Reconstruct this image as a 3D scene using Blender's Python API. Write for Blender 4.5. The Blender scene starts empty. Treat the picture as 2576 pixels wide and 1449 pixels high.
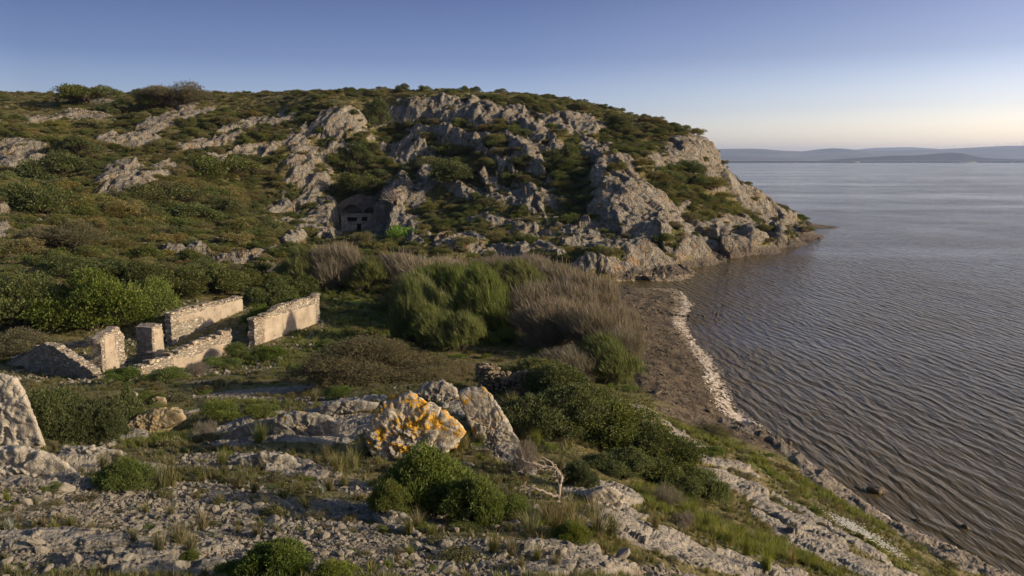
import bpy, bmesh, math, random
import numpy as np
from mathutils import Vector, Matrix, noise as mnoise
rng = np.random.default_rng(7)
random.seed(7)
scene = bpy.context.scene
ROOT = scene.collection
R = math.radians

# ------------------------------------------------------------------ camera
H = 17.0
HAZE = 0.00005
FPX = 803.0
PITCH = math.atan(127.0 / FPX)
CP, SP = math.cos(PITCH), math.sin(PITCH)
K = 1024.0 / 2576.0          # survey notes were taken on a 2576 px wide print
cam_d = bpy.data.cameras.new('camera')
cam = bpy.data.objects.new('camera', cam_d)
ROOT.objects.link(cam)
cam.location = (0, 0, H)
cam.rotation_euler = (math.pi / 2 - PITCH, 0, 0)
cam_d.sensor_width = 36.0
cam_d.lens = 36.0 * FPX / 1024.0
cam_d.clip_start = 0.1
cam_d.clip_end = 60000
scene.camera = cam

def ray(qx, qy):
    """direction (per metre of forward distance) of a surveyed bearing"""
    px, py = qx * K, qy * K
    a = (px - 512.0); b = -(py - 288.0)
    dx = a; dy = b * SP + FPX * CP; dz = b * CP - FPX * SP
    return dx / dy, dz / dy
def at(qx, qy, Y):
    dx, dz = ray(qx, qy)
    return np.array([dx * Y, Y, H + dz * Y])
def atz(qx, qy, z):
    dx, dz = ray(qx, qy)
    Y = (z - H) / dz
    return np.array([dx * Y, Y, z])

# ------------------------------------------------------------------ numpy noise
_perm = np.random.default_rng(11).permutation(4096).astype(np.int64)
_perm2 = np.concatenate([_perm, _perm])
_g = np.random.default_rng(12).normal(size=(4096, 3)); _g /= np.linalg.norm(_g, axis=1)[:, None]
_rnd = np.random.default_rng(13).random((4096, 4))
def _hash(i, j, k):
    return _perm2[(_perm2[(_perm2[i & 4095] + j) & 4095] + k) & 4095]
def perlin(x, y, z=None):
    x = np.asarray(x, float); y = np.asarray(y, float)
    z = np.zeros_like(x) if z is None else np.asarray(z, float)
    i = np.floor(x).astype(np.int64); j = np.floor(y).astype(np.int64); k = np.floor(z).astype(np.int64)
    fx, fy, fz = x - i, y - j, z - k
    u = fx**3 * (fx * (fx * 6 - 15) + 10); v = fy**3 * (fy * (fy * 6 - 15) + 10); w = fz**3 * (fz * (fz * 6 - 15) + 10)
    out = 0
    for a in (0, 1):
        wa = u if a else 1 - u
        for b in (0, 1):
            wb = v if b else 1 - v
            for c in (0, 1):
                wc = w if c else 1 - w
                g = _g[_hash(i + a, j + b, k + c)]
                out = out + wa * wb * wc * (g[..., 0] * (fx - a) + g[..., 1] * (fy - b) + g[..., 2] * (fz - c))
    return out * 1.5
def fbm(x, y, z=None, o=4, gain=.5, ridged=False):
    s = 0; a = 1.0; f = 1.0; t = 0
    z = np.zeros_like(x) if z is None else z
    for q in range(o):
        n = perlin(x * f + q * 17.3, y * f + q * 5.1, z * f + q * 9.7)
        if ridged: n = 1 - 2 * np.abs(n)
        s = s + a * n; t += a; a *= gain; f *= 2.03
    return s / t
def voro(x, y, z, tilt=False):
    """F1, F2 and a random number of the nearest cell"""
    i = np.floor(x).astype(np.int64); j = np.floor(y).astype(np.int64); k = np.floor(z).astype(np.int64)
    f1 = np.full(x.shape, 9.); f2 = np.full(x.shape, 9.); c = np.zeros(x.shape); tl = np.zeros(x.shape)
    for a in (-1, 0, 1):
        for b in (-1, 0, 1):
            for d in (-1, 0, 1):
                h = _rnd[_hash(i + a, j + b, k + d)]
                r = np.sqrt((i + a + h[..., 0] - x)**2 + (j + b + h[..., 1] - y)**2 + (k + d + h[..., 2] - z)**2)
                m = r < f1
                f2 = np.where(m, f1, np.minimum(f2, r)); c = np.where(m, h[..., 3], c); f1 = np.where(m, r, f1)
                if tilt:
                    h3 = h[..., 3]; ta = np.sin(h3 * 57.); tb = np.cos(h3 * 91.)
                    tl = np.where(m, (x - i - a - h[..., 0]) * ta + (z - k - d - h[..., 2]) * tb + (y - j - b - h[..., 1]) * np.sin(h3 * 33.) * .6, tl)
    return (f1, f2, c, tl) if tilt else (f1, f2, c)
def sstep(a, b, x):
    t = np.clip((x - a) / (b - a), 0, 1)
    return t * t * (3 - 2 * t)

# ------------------------------------------------------------------ tagging
def tag(o, label=None, cat=None, group=None, kind=None):
    if label: o['label'] = label
    if cat: o['category'] = cat
    if group: o['group'] = group
    if kind: o['kind'] = kind
    return o
def mesh_np(name, verts, faces, mat=None, smooth=False):
    """faces: int array (n,3) or (n,4)"""
    verts = np.ascontiguousarray(verts, dtype=np.float32); faces = np.ascontiguousarray(faces, dtype=np.int32)
    me = bpy.data.meshes.new(name)
    n, k = faces.shape
    me.vertices.add(len(verts)); me.vertices.foreach_set('co', verts.ravel())
    me.loops.add(n * k); me.loops.foreach_set('vertex_index', faces.ravel())
    me.polygons.add(n)
    me.polygons.foreach_set('loop_start', np.arange(0, n * k, k, dtype=np.int32))
    me.polygons.foreach_set('loop_total', np.full(n, k, dtype=np.int32))
    if smooth: me.polygons.foreach_set('use_smooth', np.ones(n, dtype=bool))
    me.update(calc_edges=True)
    if mat: me.materials.append(mat)
    return me
def obj(name, me, parent=None, loc=None, rotz=0, scl=None):
    o = bpy.data.objects.new(name, me); ROOT.objects.link(o)
    if parent: o.parent = parent
    if loc is not None: o.location = tuple(float(v) for v in loc)
    if rotz: o.rotation_euler = (0, 0, rotz)
    if scl is not None: o.scale = scl
    return o
def attr(me, name, arr, typ='FLOAT'):
    a = me.attributes.new(name, typ, 'POINT')
    if typ == 'FLOAT': a.data.foreach_set('value', np.ascontiguousarray(arr, dtype=np.float32))
    elif typ == 'INT': a.data.foreach_set('value', np.ascontiguousarray(arr, dtype=np.int32))
    else: a.data.foreach_set('vector', np.ascontiguousarray(arr, dtype=np.float32).ravel())

# ------------------------------------------------------------------ materials
class NT:
    def __init__(s, name):
        s.m = bpy.data.materials.new(name); s.m.use_nodes = True
        s.t = s.m.node_tree; s.t.nodes.clear()
        s.out = s.n('ShaderNodeOutputMaterial')
    def n(s, typ, **kw):
        nd = s.t.nodes.new(typ)
        for k, v in kw.items(): setattr(nd, k, v)
        return nd
    def link(s, a, b): s.t.links.new(a, b)
    def put(s, sock, v):
        if isinstance(v, bpy.types.NodeSocket): s.link(v, sock)
        else:
            if isinstance(v, (tuple, list)) and len(v) == 3 and sock.type == 'RGBA': v = (*v, 1)
            sock.default_value = v
    def math(s, op, a, b=0.0, c=None, clamp=False):
        nd = s.n('ShaderNodeMath', operation=op, use_clamp=clamp)
        s.put(nd.inputs[0], a); s.put(nd.inputs[1], b)
        if c is not None: s.put(nd.inputs[2], c)
        return nd.outputs[0]
    def mix(s, f, a, b, blend='MIX'):
        nd = s.n('ShaderNodeMix', data_type='RGBA', blend_type=blend)
        s.put(nd.inputs[0], f); s.put(nd.inputs[6], a); s.put(nd.inputs[7], b)
        return nd.outputs[2]
    def ramp(s, f, stops, interp='LINEAR'):
        nd = s.n('ShaderNodeValToRGB'); cr = nd.color_ramp; cr.interpolation = interp
        while len(cr.elements) < len(stops): cr.elements.new(.5)
        for e, (p, c) in zip(cr.elements, stops):
            e.position = p; e.color = (*c, 1) if len(c) == 3 else c
        s.put(nd.inputs[0], f)
        return nd.outputs[0]
    def map(s, f, a, b, c=0., d=1., smooth=True):
        nd = s.n('ShaderNodeMapRange', interpolation_type='SMOOTHSTEP' if smooth else 'LINEAR')
        s.put(nd.inputs[0], f)
        for i, v in enumerate((a, b, c, d)): s.put(nd.inputs[i + 1], v)
        return nd.outputs[0]
    def coord(s, scale=(1, 1, 1), rot=(0, 0, 0), which='Object', src=None):
        if src is None:
            if which == 'World': src = s.n('ShaderNodeNewGeometry').outputs['Position']
            else: src = s.n('ShaderNodeTexCoord').outputs[which]
        mp = s.n('ShaderNodeMapping'); s.link(src, mp.inputs[0])
        mp.inputs['Rotation'].default_value = rot; mp.inputs['Scale'].default_value = scale
        return mp.outputs[0]
    def noise(s, vec, scale, detail=5, rough=.55, dist=0., typ='FBM', col=False):
        nd = s.n('ShaderNodeTexNoise', noise_type=typ)
        s.link(vec, nd.inputs['Vector']); nd.inputs['Scale'].default_value = scale
        nd.inputs['Detail'].default_value = detail; nd.inputs['Roughness'].default_value = rough
        nd.inputs['Distortion'].default_value = dist
        return nd.outputs[1 if col else 0]
    def vor(s, vec, scale, feature='F1', out='Distance', rand=1.):
        nd = s.n('ShaderNodeTexVoronoi', feature=feature)
        s.link(vec, nd.inputs['Vector']); nd.inputs['Scale'].default_value = scale
        nd.inputs['Randomness'].default_value = rand
        return nd.outputs[out]
    def attr(s, name, out='Fac'):
        nd = s.n('ShaderNodeAttribute', attribute_name=name)
        return nd.outputs[out]
    def bump(s, h, strength=1., dist=.1, normal=None):
        nd = s.n('ShaderNodeBump'); s.put(nd.inputs['Height'], h)
        nd.inputs['Strength'].default_value = strength; nd.inputs['Distance'].default_value = dist
        if normal is not None: s.link(normal, nd.inputs['Normal'])
        return nd.outputs[0]
    def bsdf(s, col, rough=.9, normal=None, spec=.3, **kw):
        p = s.n('ShaderNodeBsdfPrincipled')
        s.put(p.inputs['Base Color'], col); s.put(p.inputs['Roughness'], rough)
        s.put(p.inputs['Specular IOR Level'], spec)
        if normal is not None: s.link(normal, p.inputs['Normal'])
        for k, v in kw.items(): s.put(p.inputs[k], v)
        s.link(p.outputs[0], s.out.inputs[0])
        return p

def rock_colour(N, P, big=.35, lichen=.25, warm=1.0):
    """limestone: grey to cream blotches, pale spots, rusty and orange lichen"""
    n1 = N.noise(P, big, 6, .6); n2 = N.noise(P, big * 6, 5, .65); n3 = N.noise(P, big * 22, 4, .7)
    c = N.ramp(n1, [(.3, (.155, .142, .112)), (.5, (.265, .242, .19)), (.68, (.37, .342, .27))])
    c = N.mix(N.map(n2, .38, .62, 0, .75), c, N.ramp(n2, [(.35, (.14, .128, .105)), (.6, (.34, .312, .245)), (.75, (.50, .475, .40))]))
    c = N.mix(N.map(n3, .52, .7, 0, .5), c, (.50, .475, .41))
    c = N.mix(N.map(n3, .46, .30, 0, .6), c, (.13, .115, .10))
    l = N.noise(P, big * 3.1, 6, .7, .6)
    c = N.mix(N.map(l, .62 - lichen * .12, .70 - lichen * .12, 0, .55 * warm), c, (.30, .185, .075))
    return c, n2, n3

def mat_rock(name, big=.8, lichen=.2, bumpd=.05, tint=(1, 1, 1), strat=(1, 1, 1), rot=(0, 0, 0), orange=0):
    N = NT(name)
    P = N.coord((1, 1, 1))
    PS = N.coord(strat, rot)
    c, n2, n3 = rock_colour(N, P, big, lichen)
    if orange:
        o = N.noise(P, 1.1, 9, .70, .9)
        o2 = N.noise(P, 7.0, 4, .7)
        f = N.math('ADD', o, N.math('MULTIPLY', N.math('SUBTRACT', o2, .5), .35))
        f = N.map(f, .56 - orange * .05, .59 - orange * .05, 0, 1)
        oc = N.ramp(o2, [(.3, (.15, .075, .008)), (.5, (.30, .165, .016)), (.7, (.42, .27, .05))])
        c = N.mix(f, c, oc)
    c = N.mix(1, c, tint, 'MULTIPLY')
    f1 = N.noise(PS, 2.2, 8, .65); crack = N.vor(N.coord(strat, rot, src=None), 1.7, 'DISTANCE_TO_EDGE')
    crack2 = N.vor(PS, 6.5, 'DISTANCE_TO_EDGE')
    h = N.math('ADD', f1, N.math('MULTIPLY', N.map(crack, 0, .10, 0, 1), .28))
    h = N.math('ADD', h, N.math('MULTIPLY', N.map(crack2, 0, .12, 0, 1), .12))
    h = N.math('ADD', h, N.math('MULTIPLY', N.noise(P, 26, 5, .7), .18))
    nb = N.bump(h, 1., bumpd)
    N.bsdf(c, .93, nb, .2)
    return N.m
# ------------------------------------------------------------------ terrain height: survey points
CTRL = []
def c3(qx, qy, Y): CTRL.append(tuple(at(qx, qy, Y)))
def cz(qx, qy, z): CTRL.append(tuple(atz(qx, qy, z)))
# skyline of the hill and the ground behind it
for a in [(-500,232,300),(-200,232,295),(0,232,285),(250,235,278),(500,234,270),(720,234,265),(930,230,258),(1100,229,252),(1250,232,247),(1400,248,240),
          (1500,268,236),(1600,295,231),(1700,332,223),(1740,350,213),(1775,360,209),(1800,385,206),(1830,432,202),(1850,475,199),(1885,480,201),(1920,492,204),(1950,520,205),(1990,540,207)]:
    c3(*a)
    p = at(*a); k = 1 + 26 / p[1]
    CTRL.append((p[0] * k, p[1] * k, p[2] - (1.5 if a[0] < 1500 else 3 + (a[0] - 1500) / 55)))
    if a[0] > 1500: 
        k = 1 + 60 / p[1]; CTRL.append((p[0] * k, p[1] * k, -6))
for x in (-250, -150, -60, 0): CTRL.append((x, 380, 30))
CTRL += [(90, 350, -8), (140, 300, -8), (190, 360, -12), (150, 240, -8), (130, 420, -10), (230, 300, -12), (300, 400, -12), (60, 425, -3), (200, 200, -10), (120, 215, -5)]
# hill slope
for a in [(100,300,225),(300,300,220),(500,290,222),(700,280,225),(900,280,215),(1000,290,220),(1150,290,212),(1300,300,205),(1400,300,208),(1500,330,200),
          (-400,400,180),(-200,470,150),(50,370,178),(70,430,168),(200,440,158),(300,400,172),(300,470,150),(420,400,178),(550,400,182),(650,340,200),(800,320,205),(880,330,202),(960,340,214),
          (780,400,190),(760,470,178),(700,530,165),(850,440,192),(900,470,186),(960,470,180),(1000,400,196),(1100,400,190),(1200,400,182),(1300,400,174),(1400,400,176),(1480,400,172),
          (1550,370,184),(1620,350,196),(1660,420,172),(1700,390,188),(1760,420,192),(1800,470,187),
          (1050,500,170),(1150,500,164),(1250,480,164),(1350,480,160),(1430,470,158),(1550,470,150),(1600,530,143),(1650,560,140),(1480,540,146),
          (1100,570,148),(1200,570,144),(1300,570,141),(1400,590,137),(1200,620,134),(1300,640,129),(1420,650,122),(1500,630,126),(1580,620,128),(1650,630,129),
          (1700,470,168),(1750,500,170),(1720,570,152),(1800,540,168),(1870,540,182),(1930,550,193),(1800,600,152),(1900,590,168),(1970,565,192),
          (400,560,132),(550,500,152),(600,580,135),(500,620,120),(650,620,128),(600,660,112),(700,660,114),(800,600,142),(830,640,124),
          (200,560,118),(100,500,132),(0,560,110),(200,620,104),(50,640,96),(350,660,100),(-200,600,100),(-300,700,80),
          (900,640,124),(1000,650,120),(1080,640,124),(1140,640,124)]:
    c3(*a)
# foot of the cliff above the beach
for qx, qy in [(1300,672),(1400,690),(1480,699),(1560,692),(1640,680),(1700,668),(1760,660),(1830,642),(1900,624),(1960,605),(2000,590)]:
    cz(qx, qy, .5 if qx < 1800 else .1)
    p = atz(qx, qy, .5); k = 1 + 3.6 / p[1]; CTRL.append((p[0] * k, p[1] * k, 3.6 if qx < 1900 else 2.6))
    
# valley floor, ruin, basin
for qx, qy, z in [(1020,690,2.6),(850,700,2.8),(950,760,2.1),(900,830,1.9),(1050,850,1.7),(1200,900,1.7),(1000,880,1.9),(1200,780,1.6),(1350,740,1.2),(1350,850,1.5),(1450,760,.9),
                  (300,760,3.6),(100,720,5.0),(450,700,4.5),(600,720,3.6),(0,830,2.4),(-200,850,2.6),
                  (640,860,2.0),(800,800,2.0),(560,850,2.0),(350,920,1.3),(250,920,1.1),(450,890,1.4),(100,930,1.6),(0,930,1.9),(-150,960,2.6),
                  (1500,900,1.5),(1450,960,2.1),(1560,980,1.6),(1600,900,.9),(1650,960,1.4),(1600,1000,2.6)]:
    cz(qx, qy, z)
for qx, qy, z in [(1550,720,.7),(1620,740,.6),(1640,800,.55),(1660,860,.6),(1700,920,.6),(1740,980,.6),(1780,1040,.7),(1700,1000,1.2),(1750,1070,1.4),(1850,1100,.9)]:
    cz(qx, qy, z)
# near slopes
for a in [(330,965,47),(500,955,48),(620,960,46),(600,1000,41),(700,1010,39),(850,965,44),(1000,960,43),(1100,965,42),(1240,975,40),(450,1030,37),(550,1040,34),
          (-100,1000,38),(-250,1100,24),(-300,1300,14),(330,1100,28),(450,1090,30.5),(420,1060,32),(560,1120,25.5),(650,1120,24.5),(620,1060,30),(800,1040,31),(780,1110,25.5),(900,1060,29),
          (1000,1160,22.5),(1200,1150,23),(1050,1010,31),(1150,1000,31.5),(1300,1040,31),(1300,1140,23.5),(200,1110,26),(60,1110,24),(0,1180,19),(150,1160,21),(300,1180,20.5),(450,1180,21),(600,1200,19.5),
          (750,1220,18.5),(900,1260,16.8),(1050,1320,14.5),(0,1280,14.5),(200,1290,14.6),(400,1300,14.6),(600,1330,13.6),(800,1350,13),(0,1449,10.2),(300,1449,10.3),(600,1449,10.2),(900,1449,10.2),(1200,1449,10.8),
          (1200,1300,15.6),(1350,1250,18),(1350,1380,12.8),(1480,1240,20),(1450,1100,26),(1450,1000,34),(1550,1330,16.4),(1500,1449,12),(1550,1040,34),(1600,1150,27.5),(1700,1240,24.5),(1700,1330,19),
          (1640,1060,37.5),(1680,1110,33.5),(1720,1449,14.5),(1800,1160,32.5),(1850,1250,28),(1850,1350,21.5),(1960,1449,18.3),(1900,1150,38),(2000,1240,32.5),(2020,1330,25.5),(2150,1400,23.5),(2200,1449,22),(2200,1340,28.5),(2330,1430,27)]:
    c3(*a)
for x in (-14, -7, 0, 6): CTRL.append((x, 4, 14.3 - .1 * max(x, 0)))
CTRL += [(11, 6, 9.8), (18, 9, 4), (22, 14, 1.5)]
# waterline and the bed beyond it
SHORE = [(2036,566),(2015,578),(1985,590),(1955,606),(1900,625),(1830,643),(1775,656),(1720,676),(1690,698),(1700,728),(1735,765),(1722,800),(1738,845),(1765,880),(1795,930),(1822,985),(1845,1030),(1875,1062),
         (1945,1105),(2010,1152),(2100,1215),(2190,1275),(2260,1318),(2340,1358),(2440,1405),(2576,1470),(2750,1570)]
for qx, qy in SHORE:
    cz(qx, qy, 0.0)
    p = atz(qx, qy, 0); 
    CTRL.append((p[0] + 1.2 + .02 * p[1], p[1], -.35)); CTRL.append((p[0] + 5 + .06 * p[1], p[1] - .02 * p[1], -1.1))
for p in [(40,60),(60,90),(90,120),(110,200),(130,240),(60,50),(45,35),(90,160),(30,25),(34,45),(60,120)]: CTRL.append((*p, -2.5))
CTRL = np.array(CTRL)

def warp(x, y): return np.stack([x / y * 1.7, np.log(y)], -1)
def tps_fit(P, v, lam):
    n = len(P); d = np.linalg.norm(P[:, None] - P[None], axis=2)
    Km = np.where(d > 0, d**2 * np.log(np.maximum(d, 1e-9)), 0) + lam * np.eye(n)
    A = np.zeros((n + 3, n + 3)); A[:n, :n] = Km; A[:n, n] = 1; A[:n, n + 1:] = P; A[n, :n] = 1; A[n + 1:, :n] = P.T
    return np.linalg.solve(A, np.concatenate([v, np.zeros(3)]))
CW = warp(CTRL[:, 0], CTRL[:, 1])
# fit the height as a share of distance, so near and far points weigh alike
W = tps_fit(CW, (CTRL[:, 2] - H) / CTRL[:, 1], 2e-5)
def tps_eval(x, y):
    Q = warp(x, y).reshape(-1, 2); out = np.empty(len(Q))
    for s in range(0, len(Q), 20000):
        q = Q[s:s + 20000]
        d2 = ((q[:, None] - CW[None])**2).sum(2)
        out[s:s + 20000] = (.5 * d2 * np.log(np.maximum(d2, 1e-18))) @ W[:-3] + W[-3] + q @ W[-2:]
    return (out.reshape(x.shape)) * y + H

# grid: lines of constant bearing x/y, rows of constant distance y
US = np.concatenate([np.linspace(-1.15, -.68, 60, endpoint=False), np.linspace(-.68, .68, 960), np.linspace(.68, 1.0, 41)[1:]])
def rows(spec):
    out = []
    for a, b, n in spec: out.append(np.geomspace(a, b, n, endpoint=False))
    return np.concatenate(out + [np.array([spec[-1][1]])])
YS = rows([(3, 9, 40), (9, 32, 330), (32, 112, 270), (112, 272, 560), (272, 430, 40)])
nu, ny = len(US), len(YS)
ci = np.unique(np.concatenate([np.arange(0, nu, 8), [nu - 1]])); cj = np.unique(np.concatenate([np.arange(0, ny, 6), [ny - 1]]))
cu, cy = US[ci], YS[cj]
CX, CYY = cu[None, :] * cy[:, None], np.repeat(cy[:, None], len(cu), 1)
CZ = tps_eval(CX, CYY)
def bilerp(gx, gy, G, x, y):
    a = np.clip(np.searchsorted(gx, x) - 1, 0, len(gx) - 2); b = np.clip(np.searchsorted(gy, y) - 1, 0, len(gy) - 2)
    s = np.clip((x - gx[a]) / (gx[a + 1] - gx[a]), 0, 1); t = np.clip((y - gy[b]) / (gy[b + 1] - gy[b]), 0, 1)
    return (G[b, a] * (1 - s) + G[b, a + 1] * s) * (1 - t) + (G[b + 1, a] * (1 - s) + G[b + 1, a + 1] * s) * t
def base_h(x, y): return bilerp(cu, cy, CZ, x / y, y)
UU, YY = np.meshgrid(US, YS)
XX = UU * YY
Z0 = base_h(XX, YY)

_yr = np.geomspace(6, 420, 1800)
def hit(qx, qy, hf=None):
    """walk along a surveyed bearing until it meets the ground"""
    hf = hf or base_h
    dx, dz = ray(qx, qy)
    x = dx * _yr; z = H + dz * _yr; g = hf(x, _yr)
    m = np.nonzero(z <= g)[0]
    if len(m) == 0: 
        k = len(_yr) - 1
        k = int(np.argmin(z - g))
        return np.array([x[k], _yr[k], g[k]])
    k = max(m[0], 1); a = (z - g)[k - 1]; b = (z - g)[k]; t = a / (a - b + 1e-9)
    y = _yr[k - 1] + t * (_yr[k] - _yr[k - 1])
    return np.array([dx * y, y, H + dz * y])

# ------------------------------------------------------------------ what covers the ground: world-space patches
def patch_frame(cx, cy, rx, ry, ang=0):
    ca, sa = math.cos(R(ang)), math.sin(R(ang))
    c = hit(cx, cy)
    def ax(dx, dy):
        a = hit(cx + dx, cy + dy); b = hit(cx - dx, cy - dy)
        v = (a[:2] - b[:2]) / 2
        L = np.linalg.norm(v); lim = c[1] * .55 * math.hypot(dx, dy) * K / FPX * 6
        return v * min(1, lim / max(L, 1e-6))
    A = np.stack([ax(rx * ca, rx * sa), ax(-ry * sa, ry * ca)], 1)
    if abs(np.linalg.det(A)) < 1e-3: A = A + np.eye(2) * .3
    return c[:2], np.linalg.inv(A)
def paint(field, lst, X, Y, gain=1.):
    for p in lst:
        c, Ai = patch_frame(*p[:5])
        dx, dy = X - c[0], Y - c[1]
        a = Ai[0, 0] * dx + Ai[0, 1] * dy; b = Ai[1, 0] * dx + Ai[1, 1] * dy
        np.maximum(field, gain * (1.25 - .75 * np.sqrt(a * a + b * b)), out=field)
ROCKP = [(70,390,80,34,-5),(90,310,100,16,0),(330,355,62,20,-5),(300,460,75,42,-30),(420,310,72,22,-25),(480,295,60,13,-20),(620,315,90,11,-20),(560,345,62,15,-20),(650,370,70,12,-15),
 (390,440,90,18,-15),(570,395,60,11,-15),(2,550,20,48,0),(500,365,50,12,-20),(700,300,50,10,-15),(220,300,60,9,0),(240,260,50,6,0),
 (865,315,80,40,-15),(770,330,75,18,-25),(785,400,62,40,0),(765,450,68,45,-20),(745,500,62,32,-30),(690,522,60,15,10),(800,560,52,36,-20),(842,590,48,34,0),(870,350,48,50,0),
 (740,605,48,22,-30),(660,635,62,26,-10),(560,662,92,22,5),(660,690,62,26,0),(430,640,34,16,10),(455,560,24,22,-60),(900,604,44,10,0),(700,560,60,12,-20),(600,610,30,10,0),(500,640,30,10,0),(690,720,40,14,20),
 (1130,285,115,38,0),(1080,335,110,40,10),(1020,365,55,60,-30),(1185,270,60,20,0),(1220,330,82,40,20),(1290,300,72,28,10),(1310,350,92,46,20),(1260,400,82,64,20),(1240,465,52,40,10),(1345,400,60,48,20),
 (1060,445,42,30,0),(1050,480,45,20,0),(1400,310,62,16,15),(1455,305,52,22,20),(1382,450,20,26,0),(1110,380,50,20,0),(1150,430,50,16,20),(1180,480,50,16,10),(1290,470,50,26,10),
 (985,560,46,48,0),(945,560,26,50,0),(1030,590,50,30,20),(1000,510,60,20,0),
 (1490,385,45,40,40),(1530,420,70,40,45),(1590,460,80,45,50),(1560,500,60,50,50),(1620,500,60,70,50),(1640,570,50,60,40),(1570,560,90,30,30),(1500,600,100,22,10),(1600,620,100,30,10),(1480,665,130,22,3),(1340,640,70,18,5),(1640,660,100,22,0),
 (1140,618,56,28,0),(1240,640,50,18,0),(1745,372,50,36,20),(1790,415,40,55,50),(1700,385,30,40,20),(1660,400,24,34,20),(1825,450,22,40,30),(1735,405,40,30,0),(1885,492,60,22,25),(1930,522,60,34,30),(1955,565,80,30,10),
 (1860,565,110,30,15),(1760,595,90,34,10),(1860,605,110,22,-5),(1715,545,40,34,30),(1720,630,70,26,-5),(1995,552,40,16,10),(1340,520,30,20,0),(1400,500,30,14,0),(1240,560,60,8,5),(1380,580,60,8,5),(1450,560,50,12,10),(1420,620,60,12,5),
 (1640,1058,72,26,25),(1560,1015,40,14,20),(1700,1095,60,16,30),(1840,1215,70,22,22),(1820,1170,70,14,15),(1980,1300,100,20,27),(1960,1330,60,12,27),(1520,1245,70,26,10),(1560,1290,60,18,15),(1680,1370,190,36,18),(1850,1420,170,28,15),(2120,1405,150,20,25),(2230,1440,60,16,20),
 (1400,1385,90,22,0),(1450,1430,120,26,0),(2080,1320,120,12,30),
 (640,1060,80,16,-12),(740,1090,110,36,0),(850,1060,90,30,5),(870,1010,70,16,-5),(650,1100,110,22,-10),(1170,1030,60,22,30),(1260,1100,70,18,50),(420,1070,80,18,-25),(340,1100,60,14,-20),(700,1170,80,26,10),
 (120,1160,180,26,5),(80,1210,150,22,5),(240,1140,60,12,5),(100,1360,200,26,0),(400,1400,170,20,-8),(500,1430,150,20,-5),(880,1280,60,22,20),(980,1320,60,16,20)]
VEGP = [(1120,360,70,14,20),(1190,318,60,11,10),(1255,365,45,15,30),(1000,440,40,22,0),(1325,430,60,13,35),(1200,405,60,15,25),(1090,305,70,9,0),(1300,330,60,11,20),(1160,395,40,14,30),(1280,440,30,16,20),(1060,400,50,14,-20),(1380,385,30,14,40),(1000,330,30,20,-40),(800,430,30,10,-20),(820,350,36,9,-20),(740,480,30,9,-30),(1790,505,120,26,25),(1700,455,60,34,40),(1740,540,50,18,10),(910,470,60,80,0),(890,400,30,60,0),(150,470,80,80,0),(560,470,130,50,0),(1440,420,40,60,10),(1150,440,50,20,0),(640,585,80,40,0),(450,540,150,45,0)]
SHOREP = [(1960,1120,90,12,35),(2060,1200,110,16,34),(2180,1290,120,20,33),(2320,1370,130,24,30),(2440,1420,120,22,28),(2560,1480,150,30,28),(2080,1235,90,12,33),(1880,1085,60,14,20)]
GREENP = [(950,790,150,60,0),(900,860,160,50,0),(840,750,90,30,0),(450,1110,150,30,-10),(600,1020,120,24,0),(1270,850,60,30,0),(1850,1130,100,20,25),(1760,1100,80,14,25),(1950,1200,80,12,30),(2110,1270,150,18,30),(1730,1300,110,36,35),(1850,1350,150,30,25),
 (2000,1400,120,16,25),(2160,1360,110,14,28),(1640,1260,60,40,40),(1700,1150,60,30,30),(1250,600,300,60,5),(1350,540,150,40,0),(300,640,200,30,0),(780,490,40,20,0),(700,910,140,30,0),(1300,560,160,50,5)]
GRAVP = [(700,1300,500,70,0),(300,1250,330,60,0),(900,1380,450,60,0),(200,1400,330,50,0),(1350,1420,300,40,0),(620,990,140,14,-5),(700,1010,120,16,0),(500,960,60,10,0),(560,1160,100,40,0),(850,1210,80,30,20),(500,600,70,30,0),(270,560,60,14,5),(1240,1130,60,20,20),(1700,1449,160,20,10),(1250,560,110,16,5)]
MUDP = [(1700,990,110,55,30),(1650,900,90,60,30),(1800,1050,90,30,30),(1600,760,120,40,10),(1740,1060,100,30,20)]
nz1 = fbm(XX / 9, YY / 9, None, 4); nz2 = fbm(XX / 2.2 + 40, YY / 2.2, None, 4)
rock = np.full(XX.shape, -.6); paint(rock, ROCKP, XX, YY)
veg = np.full(XX.shape, -.6); paint(veg, VEGP, XX, YY)
shore = np.full(XX.shape, -.6); paint(shore, SHOREP, XX, YY)
green = np.full(XX.shape, -.6); paint(green, GREENP, XX, YY)
grav = np.full(XX.shape, -.6); paint(grav, GRAVP, XX, YY)
mud = np.full(XX.shape, -.6); paint(mud, MUDP, XX, YY)
far = sstep(85, 110, YY)
fg = 1 - sstep(38, 50, YY)
gy, gx = np.gradient(Z0, axis=0) / np.gradient(YS)[:, None], np.gradient(Z0, axis=1) / (np.gradient(US)[None, :] * YY)
gy = gy - gx * UU
slope = np.sqrt(gx**2 + gy**2)
nz3 = fbm(XX / 4.2 + 9, YY / 9 + 3, Z0 / 1.8, 5, .6)
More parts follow.
